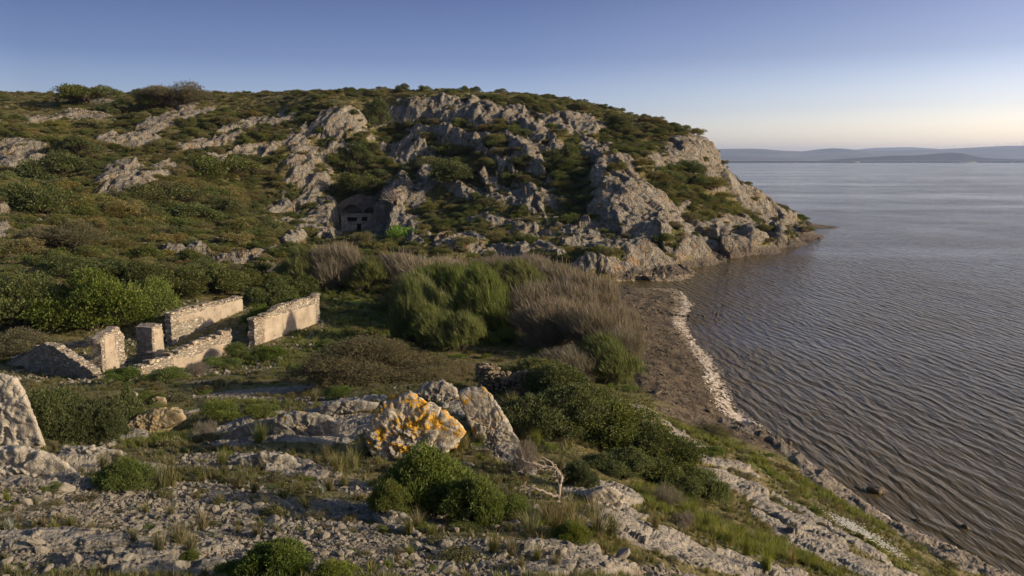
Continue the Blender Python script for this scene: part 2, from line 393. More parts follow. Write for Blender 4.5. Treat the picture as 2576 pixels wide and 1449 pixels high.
# fractured relief of the crags: dipping blocks, each with its own tilted face
th = .5 * np.tanh((XX - YY * -.06) / 18.0)
S1 = XX * np.cos(th) + Z0 * np.sin(th); S2 = -XX * np.sin(th) + Z0 * np.cos(th)
crag = sstep(-.25, .75, rock + nz1 * .3 - np.maximum(veg, 0) * .4) * far
cliff0 = sstep(.9, 1.4, slope) * far * sstep(.0, .5, Z0) * sstep(-20, -8, XX - (YY * .25 - 10))
crag = np.maximum(crag, cliff0)
DR = np.zeros(XX.shape); fa = crag > .01
x_, y_, z_, s1, s2 = XX[fa], YY[fa], Z0[fa], S1[fa], S2[fa]
wx = fbm(x_ / 6, y_ / 6, z_ / 6, 3) * 1.6; wy = fbm(x_ / 6 + 40, y_ / 6, z_ / 6, 3) * 1.6
f1, f2, cc, tl = voro((s1 + wx) / 4.6, (y_ + wy) / 9.0 + 7, (s2 + wx) / 13, True)
g1, g2, gc, tg = voro((s1 + wx) / 1.25, (y_ + wy) / 2.2, (s2 + wx) / 2.6, True)
d = 1.3 * (cc - .5) + 1.6 * tl + .28 * (gc - .5) + .55 * tg - .35 * (1 - sstep(0, .05, f2 - f1)) - .12 * (1 - sstep(0, .08, g2 - g1))
d += fbm(s1 / 6, y_ / 10, s2 / 20, 4, .5, True) * 1.3 + fbm(s1 / 1.6, y_ / 3, s2 / 4, 4, .55, True) * .30 + fbm(s1 / .35, y_ / .6, s2 / .7, 3) * .10
DR[fa] = d
rk = rock * .96 + nz1 * .42 + nz2 * .30 + nz3 * .90 * far - np.maximum(veg, 0) * .9 + far * (.26 * (DR - .2) * crag) - .02 * far + .24 * (1 - far)
speck = sstep(.22, .42, nz2 + .5 * nz1 - .06) * far * sstep(1.0, 2.0, Z0) * .8
rk = sstep(.28, .52, rk)
rk = np.maximum(rk, speck * (1 - sstep(.2, .8, veg)))
cliff = sstep(1.0, 1.5, slope) * far * sstep(.0, .5, Z0) * sstep(-20, -8, XX - (YY * .25 - 10))
rk = np.maximum(rk, cliff)
sh = sstep(.25, .6, shore + nz1 * .3 + nz2 * .3)
gr = sstep(.25, .6, green + nz1 * .5 + nz2 * .3)
gv = sstep(.2, .5, grav + nz1 * .4 + nz2 * .4)
beach = (1 - sstep(.8, 1.3, Z0 + nz2 * .3)) * sstep(42, 46, YY) * sstep(.10, .16, UU + .0)
md = np.maximum(beach, sstep(.3, .6, mud + nz2 * .3) * sstep(40, 44, YY))
bed = 1 - sstep(-.1, .12, Z0)
rk = rk * (1 - md * (1 - far)); sh = np.maximum(sh, 0)
rk = np.maximum(rk, sh); hb = sstep(124, 132, YY) * sstep(-.6, -.2, Z0) * sstep(1.5, .9, Z0); md = md * (1 - hb); rk = np.maximum(rk, hb)

# ------------------------------------------------------------------ relief
D = fbm(XX / 16, YY / 20, None, 4) * 2.6 * far * sstep(2.0, 9, Z0) * (1 - .6 * sstep(225, 250, YY)) - np.clip(veg + .2, 0, 1.2) * 1.6 * far * sstep(2, 8, Z0) + fbm(XX / 3.2, YY / 3.2, None, 4) * (.10 + .45 * far * sstep(.8, 3, Z0))
D += fbm(XX / .8, YY / .8, None, 3) * (.035 + .10 * far) * (1 - md * .5)
LIFT = np.zeros(XX.shape)
LIFT += crag * far * ((.72 - .22 * sstep(190, 225, YY)) * DR + .25 * rk) + speck * .12
fn = (rk * (1 - far)) > .01
x_, y_, z_ = XX[fn], YY[fn], Z0[fn]
th2 = .5
a1 = x_ * math.cos(th2) + y_ * math.sin(th2); a2 = -x_ * math.sin(th2) + y_ * math.cos(th2)
f1, f2, cc, tl_ = voro(a1 / 1.9 + fbm(x_, y_, None, 2) * .3, a2 / .95, z_ / 1.2, True)
g1, g2, gc, tg_ = voro(a1 / .42, a2 / .26, z_ / .5, True)
d = .12 * (cc - .3) * sstep(0, .06, f2 - f1) + .16 * tl_ + .05 * tg_ + .04 * gc * sstep(0, .1, g2 - g1) + fbm(x_ / 2.5, y_ / 2.5, z_, 5, .5, True) * .10 + fbm(x_ / .15, y_ / .15, z_ / .15, 4, .6) * .022
nr = np.zeros(XX.shape); nr[fn] = d
LIFT += rk * (1 - far) * (-.01 + nr)
LIFT += (shore > 0) * sh * fbm(XX / 1.1, YY / 2.0, None, 4, .6, True) * .22
LIFT += md * (fbm(XX / 2.5, YY / 4, None, 5, .55) * .34 + np.abs(fbm(XX / .9, YY / .9, None, 4, .6)) * .24) * sstep(.05, .5, Z0)
LIFT += gv * (1 - far) * (fbm(XX / .25, YY / .25, None, 3) * .03)
# recess of the walled-up cave: floor, back and the buttress of rock to its right
CAVE = at(905, 587, 173.0)
lx = (XX - CAVE[0]); ly = YY - CAVE[1]
rec = sstep(4.9, 4.0, np.abs(lx + .0)) * sstep(-14, -10, ly) * (1 - sstep(2.6, 3.0, ly))
Zb = Z0 + 0
nrm = np.sqrt(1 + slope**2)
nxn, nyn, nzn = -gx / nrm, -gy / nrm, 1 / nrm
tot = D + LIFT
X1 = XX + nxn * LIFT * .8; Y1 = YY + nyn * LIFT * .8; Z1 = Z0 + D + nzn * LIFT + (1 - nzn) * LIFT * .25
butt = sstep(3.6, 4.6, lx) * sstep(12, 8.5, lx) * sstep(-16, -12, ly) * (1 - sstep(3, 9, ly))
Z1 = Z1 + butt * (2.9 + 1.2 * nz3); X1 = X1 + butt * 1.1 * fbm(YY / 1.6, Z1 / 3.0, None, 4, .6, True); Y1 = Y1 + butt * .9 * fbm(XX / 1.1, Z1 / 3.5, None, 4, .6, True)
Z1 = Z1 * (1 - rec) + (CAVE[2] + .1 * nz2) * rec
top = sstep(5.4, 4.2, np.abs(lx)) * sstep(2.6, 3.1, ly) * (1 - sstep(7, 12, ly))
Z1 = np.where(top > 0, np.maximum(Z1, (1 - top) * Z1 + top * (CAVE[2] + 8.0 + nz2 - .16 * lx**2 * .5)), Z1)
zcap = H + ray(905, 600)[1] * YY
cor = sstep(6.0, 4.2, np.abs(XX - CAVE[0] * YY / CAVE[1])) * sstep(-60, -48, ly) * (1 - sstep(-14, -10, ly))
Z1 = np.where(cor > 0, np.minimum(Z1, zcap + (1 - cor) * 3.0), Z1)
rk = np.maximum(rk, np.maximum(rec * sstep(-3, 2, ly), butt * .9)); rk = np.maximum(rk, top * .6)
HZ = Z1
GROUNDX = US
def ground(x, y): return bilerp(US, YS, HZ, x / y, y)
def field(F, x, y): return bilerp(US, YS, F, x / y, y)
def ghit(qx, qy): return hit(qx, qy, ground)
def seen(x, y, z):
    """is a surveyed spot in view from the look-out?"""
    t = np.linspace(.05, .985, 120)
    g = ground(x * t, np.maximum(y * t, 3.1)); return bool(np.all(H + (z - H) * t > g - .05))

idx = np.arange(nu * ny).reshape(ny, nu)
quads = np.stack([idx[:-1, :-1], idx[:-1, 1:], idx[1:, 1:], idx[1:, :-1]], -1).reshape(-1, 4)
tv = np.stack([X1, Y1, Z1], -1).reshape(-1, 3)

def mat_terrain():
    N = NT('hillside_ground')
    P = N.coord(which='World')
    rk_, gv_, gr_, md_, sh_, fa_ = [N.attr(n) for n in ('rock', 'gravel', 'green', 'mud', 'wetrock', 'far')]
    cf, a2, a3 = rock_colour(N, P, .16, .8)
    cn, b2, b3 = rock_colour(N, P, 1.0, .1)
    cn = N.mix(.45, cn, (.27, .24, .19)); cn = N.mix(N.map(N.noise(P, .55, 6, .65), .45, .62, 0, .45), cn, (.15, .13, .10))
    cf = N.mix(1, cf, (.88, .87, .85), 'MULTIPLY')
    fis = N.vor(N.coord((.55, .35, .14), (0, .35, 0), src=N.mix(.18, P, N.noise(P, .6, 4, .6, col=True))), 1.0, 'DISTANCE_TO_EDGE')
    cf = N.mix(N.map(fis, 0, .045, .7, 0), cf, (.07, .062, .048))
    rc = N.mix(fa_, cn, cf)
    lich = N.map(N.math('ADD', N.noise(P, .5, 6, .7, .5), N.math('MULTIPLY', N.attr('lowrock'), .07)), .60, .70, 0, .6)
    rc = N.mix(N.math('MULTIPLY', lich, fa_), rc, (.27, .165, .07))
    zz = N.n('ShaderNodeSeparateXYZ'); N.link(N.n('ShaderNodeNewGeometry').outputs['Position'], zz.inputs[0])
    tide = N.map(N.math('ADD', zz.outputs[2], N.math('MULTIPLY', N.noise(P, .8, 4, .6), -1.2)), .9, .1, 0, .75)
    rc = N.mix(N.math('MULTIPLY', tide, fa_), rc, (.060, .050, .036))
    rc = N.mix(N.math('MULTIPLY', sh_, .75), rc, N.ramp(N.noise(P, 2.5, 5, .6), [(.35, (.085, .068, .048)), (.65, (.20, .165, .12))]))
    # scrub litter and turf
    v1 = N.noise(P, .22, 6, .65); v2 = N.noise(P, 1.6, 6, .7); v3 = N.noise(P, 8, 4, .7)
    vg = N.ramp(v2, [(.32, (.055, .048, .018)), (.46, (.14, .118, .040)), (.58, (.20, .168, .075)), (.72, (.27, .225, .135))])
    vg = N.mix(N.map(v1, .4, .62, 0, .6), vg, (.075, .085, .018))
    vg = N.mix(N.map(v3, .55, .75, 0, .5), vg, (.19, .16, .10))
    lush = N.ramp(N.noise(P, 2.2, 6, .7), [(.3, (.055, .080, .014)), (.5, (.12, .15, .028)), (.7, (.19, .205, .055))])
    vg = N.mix(N.math('MULTIPLY', gr_, N.math('SUBTRACT', .85, N.math('MULTIPLY', fa_, .5))), vg, lush)
    g1 = N.vor(P, 11, 'F1', 'Color'); g2 = N.noise(P, 3, 5, .7)
    gsep = N.n('ShaderNodeSeparateColor'); N.link(g1, gsep.inputs[0])
    gc_ = N.ramp(gsep.outputs[0], [(0, (.14, .12, .09)), (.5, (.245, .215, .165)), (1, (.36, .32, .255))])
    gc_ = N.mix(N.map(g2, .42, .60, 0, .8), gc_, (.15, .115, .072))
    m1 = N.noise(P, .9, 6, .65, .7); m2 = N.noise(P, 6, 5, .7)
    mc = N.ramp(m1, [(.34, (.050, .038, .022)), (.5, (.125, .097, .060)), (.66, (.20, .16, .10))])
    mc = N.mix(N.map(m2, .56, .68, 0, .5), mc, (.26, .22, .17))
    c = vg
    c = N.mix(gv_, c, gc_)
    e = N.math('ADD', rk_, N.math('MULTIPLY', N.math('SUBTRACT', N.noise(P, 2.4, 5, .7), .5), .9))
    rf = N.map(e, .35, .55)
    st_ = N.math('MULTIPLY', N.attr('strand'), 1.0); sn = N.noise(N.coord((1.0, .6, 1), src=P), 1.6, 6, .72, .4)
    mc = N.mix(N.map(N.math('ADD', st_, N.math('MULTIPLY', N.math('SUBTRACT', sn, .5), 2.2)), .55, .95, 0, .85), mc, (.40, .32, .20))
    wk = N.noise(N.coord((1.3, .35, 1), (0, 0, .2), src=P), 1.0, 6, .7, .5); mc = N.mix(N.map(wk, .54, .62, 0, .75), mc, (.035, .027, .018))
    c = N.mix(N.map(md_, .3, .7), c, mc)
    c = N.mix(rf, c, rc)
    bw = N.math('ADD', N.noise(P, 1.3, 7, .68), N.math('MULTIPLY', N.map(N.vor(P, .9, 'DISTANCE_TO_EDGE'), 0, .12), .3))
    bw = N.math('ADD', bw, N.math('MULTIPLY', N.noise(P, 7, 5, .7), .4))
    bn = N.math('ADD', N.noise(P, 5, 7, .7), N.math('MULTIPLY', N.map(N.vor(P, 3.3, 'DISTANCE_TO_EDGE'), 0, .15), .25))
    bn = N.math('ADD', bn, N.math('MULTIPLY', N.vor(P, 11, 'F1'), -.35))
    nd = N.n('ShaderNodeBump'); N.link(bn, nd.inputs['Height']); nd.inputs['Distance'].default_value = .10
    nf = N.n('ShaderNodeBump'); N.link(bw, nf.inputs['Height']); nf.inputs['Distance'].default_value = .62
    N.link(fa_, nf.inputs['Strength']); N.link(N.math('SUBTRACT', 1, N.math('MULTIPLY', fa_, .6)), nd.inputs['Strength'])
    N.link(N.math('ADD', .10, N.math('MULTIPLY', md_, .16)), nd.inputs['Distance'])
    N.link(nf.outputs[0], nd.inputs['Normal'])
    N.bsdf(c, .93, nd.outputs[0], .2)
    return N.m
N_str = 1.0
low = (1 - sstep(1.0, 7.0, Z0)) * far
me = mesh_np('ground', tv, quads, mat_terrain(), smooth=True)
for nme, F in (('rock', rk), ('gravel', gv * (1 - rec)), ('green', gr), ('mud', md), ('wetrock', np.maximum(np.maximum(sh * .9, bed), sstep(126, 134, YY) * sstep(1.3, .6, Z0))), ('far', far), ('lowrock', low), ('strand', sstep(.42, .05, Z0) * (1 - sstep(118, 132, YY)))):
    attr(me, nme, F.ravel())
gobj = obj('ground', me); tag(gobj, kind='structure')

# ------------------------------------------------------------------ water
def mat_water():
    N = NT('lagoon_water')
    W_ = N.n('ShaderNodeNewGeometry').outputs['Position']
    def cs(sx, sy, rz): return N.coord((sx, sy, 1), (0, 0, R(rz)), src=W_)
    w1 = N.noise(cs(1.25, .28, -8), 1.0, 3, .5, .35)
    w2 = N.noise(cs(2.1, .55, 10), 1.0, 3, .55, .3)
    w3 = N.noise(cs(4.2, 1.9, -22), 1.0, 3, .6, .2)
    w4 = N.noise(cs(.045, .02, 20), 1.0, 3, .5)
    h = N.math('ADD', N.math('MULTIPLY', w1, .62), N.math('MULTIPLY', w2, .30))
    h = N.math('ADD', h, N.math('MULTIPLY', w3, .12))
    wv_ = N.n('ShaderNodeTexWave', wave_type='BANDS', bands_direction='X', wave_profile='SIN'); N.link(cs(1, .9, -9), wv_.inputs[0])
    wv_.inputs['Scale'].default_value = .34; wv_.inputs['Distortion'].default_value = 9.0; wv_.inputs['Detail'].default_value = 2.5; wv_.inputs['Detail Scale'].default_value = .55; wv_.inputs['Detail Roughness'].default_value = .55
    h = N.math('ADD', h, N.math('MULTIPLY', N.math('POWER', wv_.outputs['Fac'], 1.6), .10))
    w5 = N.noise(cs(.0035, .014, 6), 1.0, 4, .55); patchy = N.math('MULTIPLY', N.map(w4, .35, .65, .65, 1.2), N.map(w5, .38, .62, .45, 1.35))
    h = N.math('MULTIPLY', h, patchy)
    nb = N.bump(h, 1., .50)
    col = N.ramp(w4, [(.3, (.078, .057, .021)), (.7, (.104, .077, .030))])
    N.bsdf(col, .06, nb, .5, IOR=1.15)
    return N.m
wx0, wy0 = -30000, -2000
wg = np.array([(-30000, -3000, 0), (30000, -3000, 0), (30000, 30000, 0), (-30000, 30000, 0)], float)
wo = obj('water', mesh_np('water', wg, np.array([[0, 1, 2, 3]]), mat_water())); tag(wo, kind='structure')

# ------------------------------------------------------------------ light
SKYT = [(0, (5.2, 4.35, 4.25)), (.022, (4.4, 3.75, 3.75)), (.06, (2.6, 2.27, 2.6)), (.12, (1.39, 1.22, 1.56)), (.19, (.98, .84, 1.12)), (.4, (1.15, 1.12, 1.2))]
SKYA = [(0, (.7, .75, .8)), (.25, (.36, .41, .50)), (.5, (.54, .61, .74)), (.75, (1, 1, 1)), (1, (1.15, 1.10, 1.0))]

SUN_AZ = R(104)      # from the view direction towards the right
SUN_EL = R(17)
sd = Vector((math.sin(SUN_AZ) * math.cos(SUN_EL), math.cos(SUN_AZ) * math.cos(SUN_EL), math.sin(SUN_EL)))
ld = bpy.data.lights.new('sun', 'SUN'); ld.energy = 5.0; ld.angle = R(.5); ld.color = (1.0, .82, .60)
lo = bpy.data.objects.new('sun', ld); ROOT.objects.link(lo); lo.rotation_euler = sd.to_track_quat('Z', 'Y').to_euler()
world = bpy.data.worlds.new('World'); scene.world = world; world.use_nodes = True
wt = world.node_tree; wt.nodes.clear()
sky = wt.nodes.new('ShaderNodeTexSky'); sky.sky_type = 'NISHITA'; sky.sun_disc = False
sky.sun_elevation = SUN_EL; sky.sun_rotation = SUN_AZ
sky.altitude = 0; sky.air_density = 1.0; sky.dust_density = 1.6; sky.ozone_density = 2.2
def wn(t, **k):
    n_ = wt.nodes.new(t)
    for a, b in k.items(): setattr(n_, a, b)
    return n_
tc = wn('ShaderNodeTexCoord'); sx = wn('ShaderNodeSeparateXYZ'); wt.links.new(tc.outputs['Generated'], sx.inputs[0])
ti = wn('ShaderNodeMix', data_type='RGBA', blend_type='MULTIPLY'); ti.inputs[0].default_value = 1
wt.links.new(sky.outputs[0], ti.inputs[6])
cr = wn('ShaderNodeValToRGB'); wt.links.new(sx.outputs[2], cr.inputs[0])
while len(cr.color_ramp.elements) < len(SKYT): cr.color_ramp.elements.new(.5)
for e_, (p_, c_) in zip(cr.color_ramp.elements, SKYT): e_.position = p_; e_.color = (*c_, 1)
wt.links.new(cr.outputs[0], ti.inputs[7])
ca = wn('ShaderNodeValToRGB'); mr = wn('ShaderNodeMapRange'); wt.links.new(sx.outputs[0], mr.inputs[0]); mr.inputs[1].default_value = -1; wt.links.new(mr.outputs[0], ca.inputs[0])
while len(ca.color_ramp.elements) < len(SKYA): ca.color_ramp.elements.new(.5)
for e_, (p_, c_) in zip(ca.color_ramp.elements, SKYA): e_.position = p_; e_.color = (*c_, 1)
t2 = wn('ShaderNodeMix', data_type='RGBA', blend_type='MULTIPLY'); t2.inputs[0].default_value = 1
wt.links.new(ti.outputs[2], t2.inputs[6]); wt.links.new(ca.outputs[0], t2.inputs[7])
bg = wt.nodes.new('ShaderNodeBackground'); bg.inputs[1].default_value = .108
wo_ = wt.nodes.new('ShaderNodeOutputWorld')
wt.links.new(t2.outputs[2], bg.inputs[0]); wt.links.new(bg.outputs[0], wo_.inputs[0])
scene.view_settings.view_transform = 'Standard'; scene.view_settings.look = 'None'
scene.view_settings.exposure = .25; scene.view_settings.gamma = 1
# ------------------------------------------------------------------ foliage
def mat_leaf(name, cols, trans=.35, var=.5, rough=.75):
    if name not in ('fig_leaves', 'white_petals', 'silver_leaves', 'bare_tamarisk_twigs', 'windswept_leaves', 'dry_twigs', 'grass_blades', 'tamarisk_sprays'): cols = [(r_ * 1.09, g_ * 1.05, b_ * .95) for r_, g_, b_ in cols]
    N = NT(name)
    isl = N.n('ShaderNodeNewGeometry').outputs['Random Per Island']
    rnd = N.n('ShaderNodeObjectInfo').outputs['Random']
    c = N.ramp(isl, [(i / max(1, len(cols) - 1), k) for i, k in enumerate(cols)])
    hs = N.n('ShaderNodeHueSaturation')
    N.put(hs.inputs['Hue'], N.map(rnd, 0, 1, .5 - .03 * var, .5 + .03 * var, False))
    N.put(hs.inputs['Value'], N.map(N.math('FRACT', N.math('MULTIPLY', rnd, 7.3)), 0, 1, 1 - .35 * var, 1 + .4 * var, False))
    N.put(hs.inputs['Saturation'], N.map(N.math('FRACT', N.math('MULTIPLY', rnd, 13.7)), 0, 1, 1 - .3 * var, 1 + .1 * var, False))
    N.link(c, hs.inputs['Color'])
    p = N.n('ShaderNodeBsdfPrincipled'); N.link(hs.outputs[0], p.inputs['Base Color']); p.inputs['Roughness'].default_value = rough
    p.inputs['Specular IOR Level'].default_value = .25
    tr = N.n('ShaderNodeBsdfTranslucent'); N.link(N.mix(1, hs.outputs[0], (1.3, 1.35, .7), 'MULTIPLY'), tr.inputs[0])
    mx = N.n('ShaderNodeMixShader'); mx.inputs[0].default_value = trans
    N.link(p.outputs[0], mx.inputs[1]); N.link(tr.outputs[0], mx.inputs[2]); N.link(mx.outputs[0], N.out.inputs[0])
    return N.m
M = {
 'scrub': mat_leaf('scrub_leaves', [(.055,.058,.017),(.11,.11,.030),(.16,.145,.05),(.22,.19,.085)], .25, .8),
 'dark': mat_leaf('dark_evergreen_leaves', [(.030,.046,.010),(.065,.088,.020),(.10,.12,.032),(.19,.20,.085)], .3, .5),
 'olive': mat_leaf('olive_leaves', [(.026,.040,.014),(.050,.072,.024),(.080,.10,.04),(.14,.16,.08)], .2, .3),
 'lush': mat_leaf('green_leaves', [(.045,.075,.013),(.09,.13,.024),(.135,.18,.038),(.20,.23,.07)], .4, .5),
 'fig': mat_leaf('fig_leaves', [(.07,.14,.015),(.13,.24,.02),(.20,.32,.03)], .45, .2),
 'feather': mat_leaf('tamarisk_sprays', [(.07,.095,.02),(.12,.155,.034),(.18,.20,.06),(.25,.25,.11)], .45, .6),
 'bare': mat_leaf('bare_tamarisk_twigs', [(.12,.095,.064),(.19,.155,.11),(.26,.22,.16),(.13,.13,.05)], .25, .5),
 'dry': mat_leaf('dry_twigs', [(.10,.085,.06),(.17,.145,.11),(.24,.21,.17)], .1, .4),
 'silver': mat_leaf('silver_leaves', [(.17,.20,.15),(.27,.30,.24),(.36,.38,.32)], .2, .2),
 'grass': mat_leaf('grass_blades', [(.06,.075,.018),(.12,.125,.035),(.19,.165,.07),(.30,.24,.13)], .35, .8),
 'greengrass': mat_leaf('green_grass_blades', [(.07,.095,.016),(.12,.155,.026),(.18,.195,.05),(.25,.235,.10)], .4, .5),
 'juniper': mat_leaf('windswept_leaves', [(.070,.064,.028),(.125,.11,.055),(.18,.155,.095),(.11,.13,.04)], .2, .3),
 'flower': mat_leaf('white_petals', [(.75,.72,.62),(.85,.83,.75)], .2, .1),
}
def mat_bark(name, a, b):
    N = NT(name); P = N.coord((1, 1, 1))
    n = N.noise(N.coord((8, 8, 2)), 3, 5, .7)
    N.bsdf(N.ramp(n, [(.35, a), (.65, b)]), .9, N.bump(n, 1, .01), .2)
    return N.m
M['bark'] = mat_bark('dark_bark', (.05,.038,.028), (.12,.095,.07))
M['deadwood'] = mat_bark('weathered_dead_wood', (.16,.13,.10), (.36,.31,.25))

def unit(v): return v / np.maximum(np.linalg.norm(v, axis=-1, keepdims=True), 1e-9)
def leaves(pos, up, L, Wd, r, curl=.0):
    """one four-cornered leaf per position, along the direction 'up'"""
    n = len(pos)
    up = unit(up); side = unit(np.cross(up, unit(r.normal(size=(n, 3)))))
    L = (L * r.uniform(.65, 1.35, n))[:, None]; Wd = (Wd * r.uniform(.7, 1.3, n))[:, None]
    mid = pos + up * L * .45
    nr = np.cross(up, side)
    v = np.stack([pos, mid + side * Wd * .5 + nr * L * curl, pos + up * L, mid - side * Wd * .5 + nr * L * curl], 1)
    return v.reshape(-1, 3), np.arange(4 * n).reshape(-1, 4)
def tube(pts, rad, sides=5):
    pts = np.asarray(pts, float); n = len(pts); rad = np.broadcast_to(rad, (n,)) if np.ndim(rad) < 1 or len(rad) != n else np.asarray(rad)
    d = unit(np.gradient(pts, axis=0)); ref = np.array([.31, .17, .93])
    a = unit(np.cross(d, ref)); b = np.cross(d, a)
    an = np.linspace(0, 2 * math.pi, sides, endpoint=False)
    v = pts[:, None] + (a[:, None] * np.cos(an)[None, :, None] + b[:, None] * np.sin(an)[None, :, None]) * np.asarray(rad)[:, None, None]
    i = np.arange(n * sides).reshape(n, sides)
    f = np.stack([i[:-1], np.roll(i[:-1], -1, 1), np.roll(i[1:], -1, 1), i[1:]], -1).reshape(-1, 4)
    return v.reshape(-1, 3), f
def join(parts):
    vs, fs, o = [], [], 0
    for v, f in parts: vs.append(v); fs.append(f + o); o += len(v)
    return np.concatenate(vs), np.concatenate(fs)
def crown(seed, n, leaf, lobes=14, style='leaf', lean=(0, 0), flat=1.0, spread=.68, open_=.0):
    """unit crown: about 1 wide each way from the middle, 1 tall. Returns leaves and the stems carrying them"""
    r = np.random.default_rng(seed)
    ph = r.uniform(0, 2 * math.pi, lobes); rr = spread * np.sqrt(r.random(lobes)); hz = np.sqrt(np.maximum(0, 1 - (rr / 1.0)**2)) * (.12 + .66 * r.random(lobes)**.75) * flat
    c = np.stack([rr * np.cos(ph), rr * np.sin(ph), hz], 1)
    c[:, 0] += lean[0] * c[:, 2]; c[:, 1] += lean[1] * c[:, 2]
    s = r.uniform(.14, .42, lobes) * (1.15 - .3 * rr)
    k = r.choice(lobes, n, p=(s**2) / (s**2).sum())
    d = unit(r.normal(size=(n, 3))); d[:, 2] = np.abs(d[:, 2]) * .9 - .25
    shell = np.where(r.random(n) < .75, r.uniform(.78, 1.08, n), r.uniform(.2, .9, n))
    lump = 1 + .60 * perlin(d[:, 0] * 3 + k * 3.1, d[:, 1] * 3, d[:, 2] * 3)
    p = c[k] + d * (s[k] * shell * lump)[:, None] * np.array([1, 1, .85])
    p[:, 2] = np.where(p[:, 2] < .02, r.uniform(.0, .12, n), p[:, 2])
    if style == 'leaf': up = d + r.normal(size=(n, 3)) * .6 + np.array([0, 0, .25]); v, f = leaves(p, up, leaf[0], leaf[1], r, .08)
    elif style == 'spray': up = d * .45 + r.normal(size=(n, 3)) * .22 + np.array([lean[0] * 1.0 - .25, lean[1], .75]); v, f = leaves(p - unit(up) * leaf[0] * .25, up, leaf[0] * (1 + .6 * (r.random(n) < .2)).mean(), leaf[1], r, .04)
    else: up = d * .8 + r.normal(size=(n, 3)) * .5 + np.array([0, 0, .3]); v, f = leaves(p, up, leaf[0], leaf[1], r, .05)
    st = []
    for q in range(lobes):
        m = c[q] * np.array([.35, .35, .5]) + r.normal(size=3) * .05
        b = r.normal(size=3) * np.array([.06, .06, 0])
        t = np.linspace(0, 1, 6)[:, None]; pts = (1 - t)**2 * b + 2 * t * (1 - t) * m + t * t * c[q] + r.normal(size=(6, 3)) * .012
        st.append(tube(pts, np.linspace(.030, .008, 6), 5))
        for w in range(9 if style == 'spray' else 4):
            e = c[q] + unit(r.normal(size=3) + np.array([0, 0, .7 if style == 'spray' else .4])) * s[q] * (1.3 if style == 'spray' else 1.0)
            t = np.linspace(0, 1, 4)[:, None]; p4 = pts[3] * (1 - t) + e * t + r.normal(size=(4, 3)) * .015
            st.append(tube(p4, np.linspace(.010, .003, 4), 4))
    return (v, f), join(st)
def tuft(seed, n=90, h=1.0, w=.022, spread=.55, heads=0):
    r = np.random.default_rng(seed); V, F = [], []
    ph = r.uniform(0, 2 * math.pi, n); tilt = spread * np.abs(r.normal(size=n)) ; b = np.stack([np.cos(ph), np.sin(ph)], 1) * (r.random(n) * .16)[:, None]
    hh = h * r.uniform(.45, 1.05, n); o = 0
    dirx, diry = np.cos(ph + r.normal(size=n) * .5), np.sin(ph + r.normal(size=n) * .5)
    for seg in range(2):
        pass
    t = np.array([0, .4, .75, 1.0])
    X = b[:, 0, None] + dirx[:, None] * (tilt * hh)[:, None] * t**1.7; Y = b[:, 1, None] + diry[:, None] * (tilt * hh)[:, None] * t**1.7
    Z = hh[:, None] * (t - .18 * tilt[:, None] * t**2)
    C = np.stack([X, Y, Z], -1); sd_ = np.stack([-diry, dirx, 0 * dirx], -1)[:, None] * (w * np.array([1, .85, .5, .08]))[None, :, None] * .5
    P = np.stack([C - sd_, C + sd_], 2).reshape(n, 8, 3)
    base = np.array([[0, 1, 3, 2], [2, 3, 5, 4], [4, 5, 7, 6]])
    F = (np.arange(n)[:, None, None] * 8 + base[None]).reshape(-1, 4)
    return P.reshape(-1, 3), F
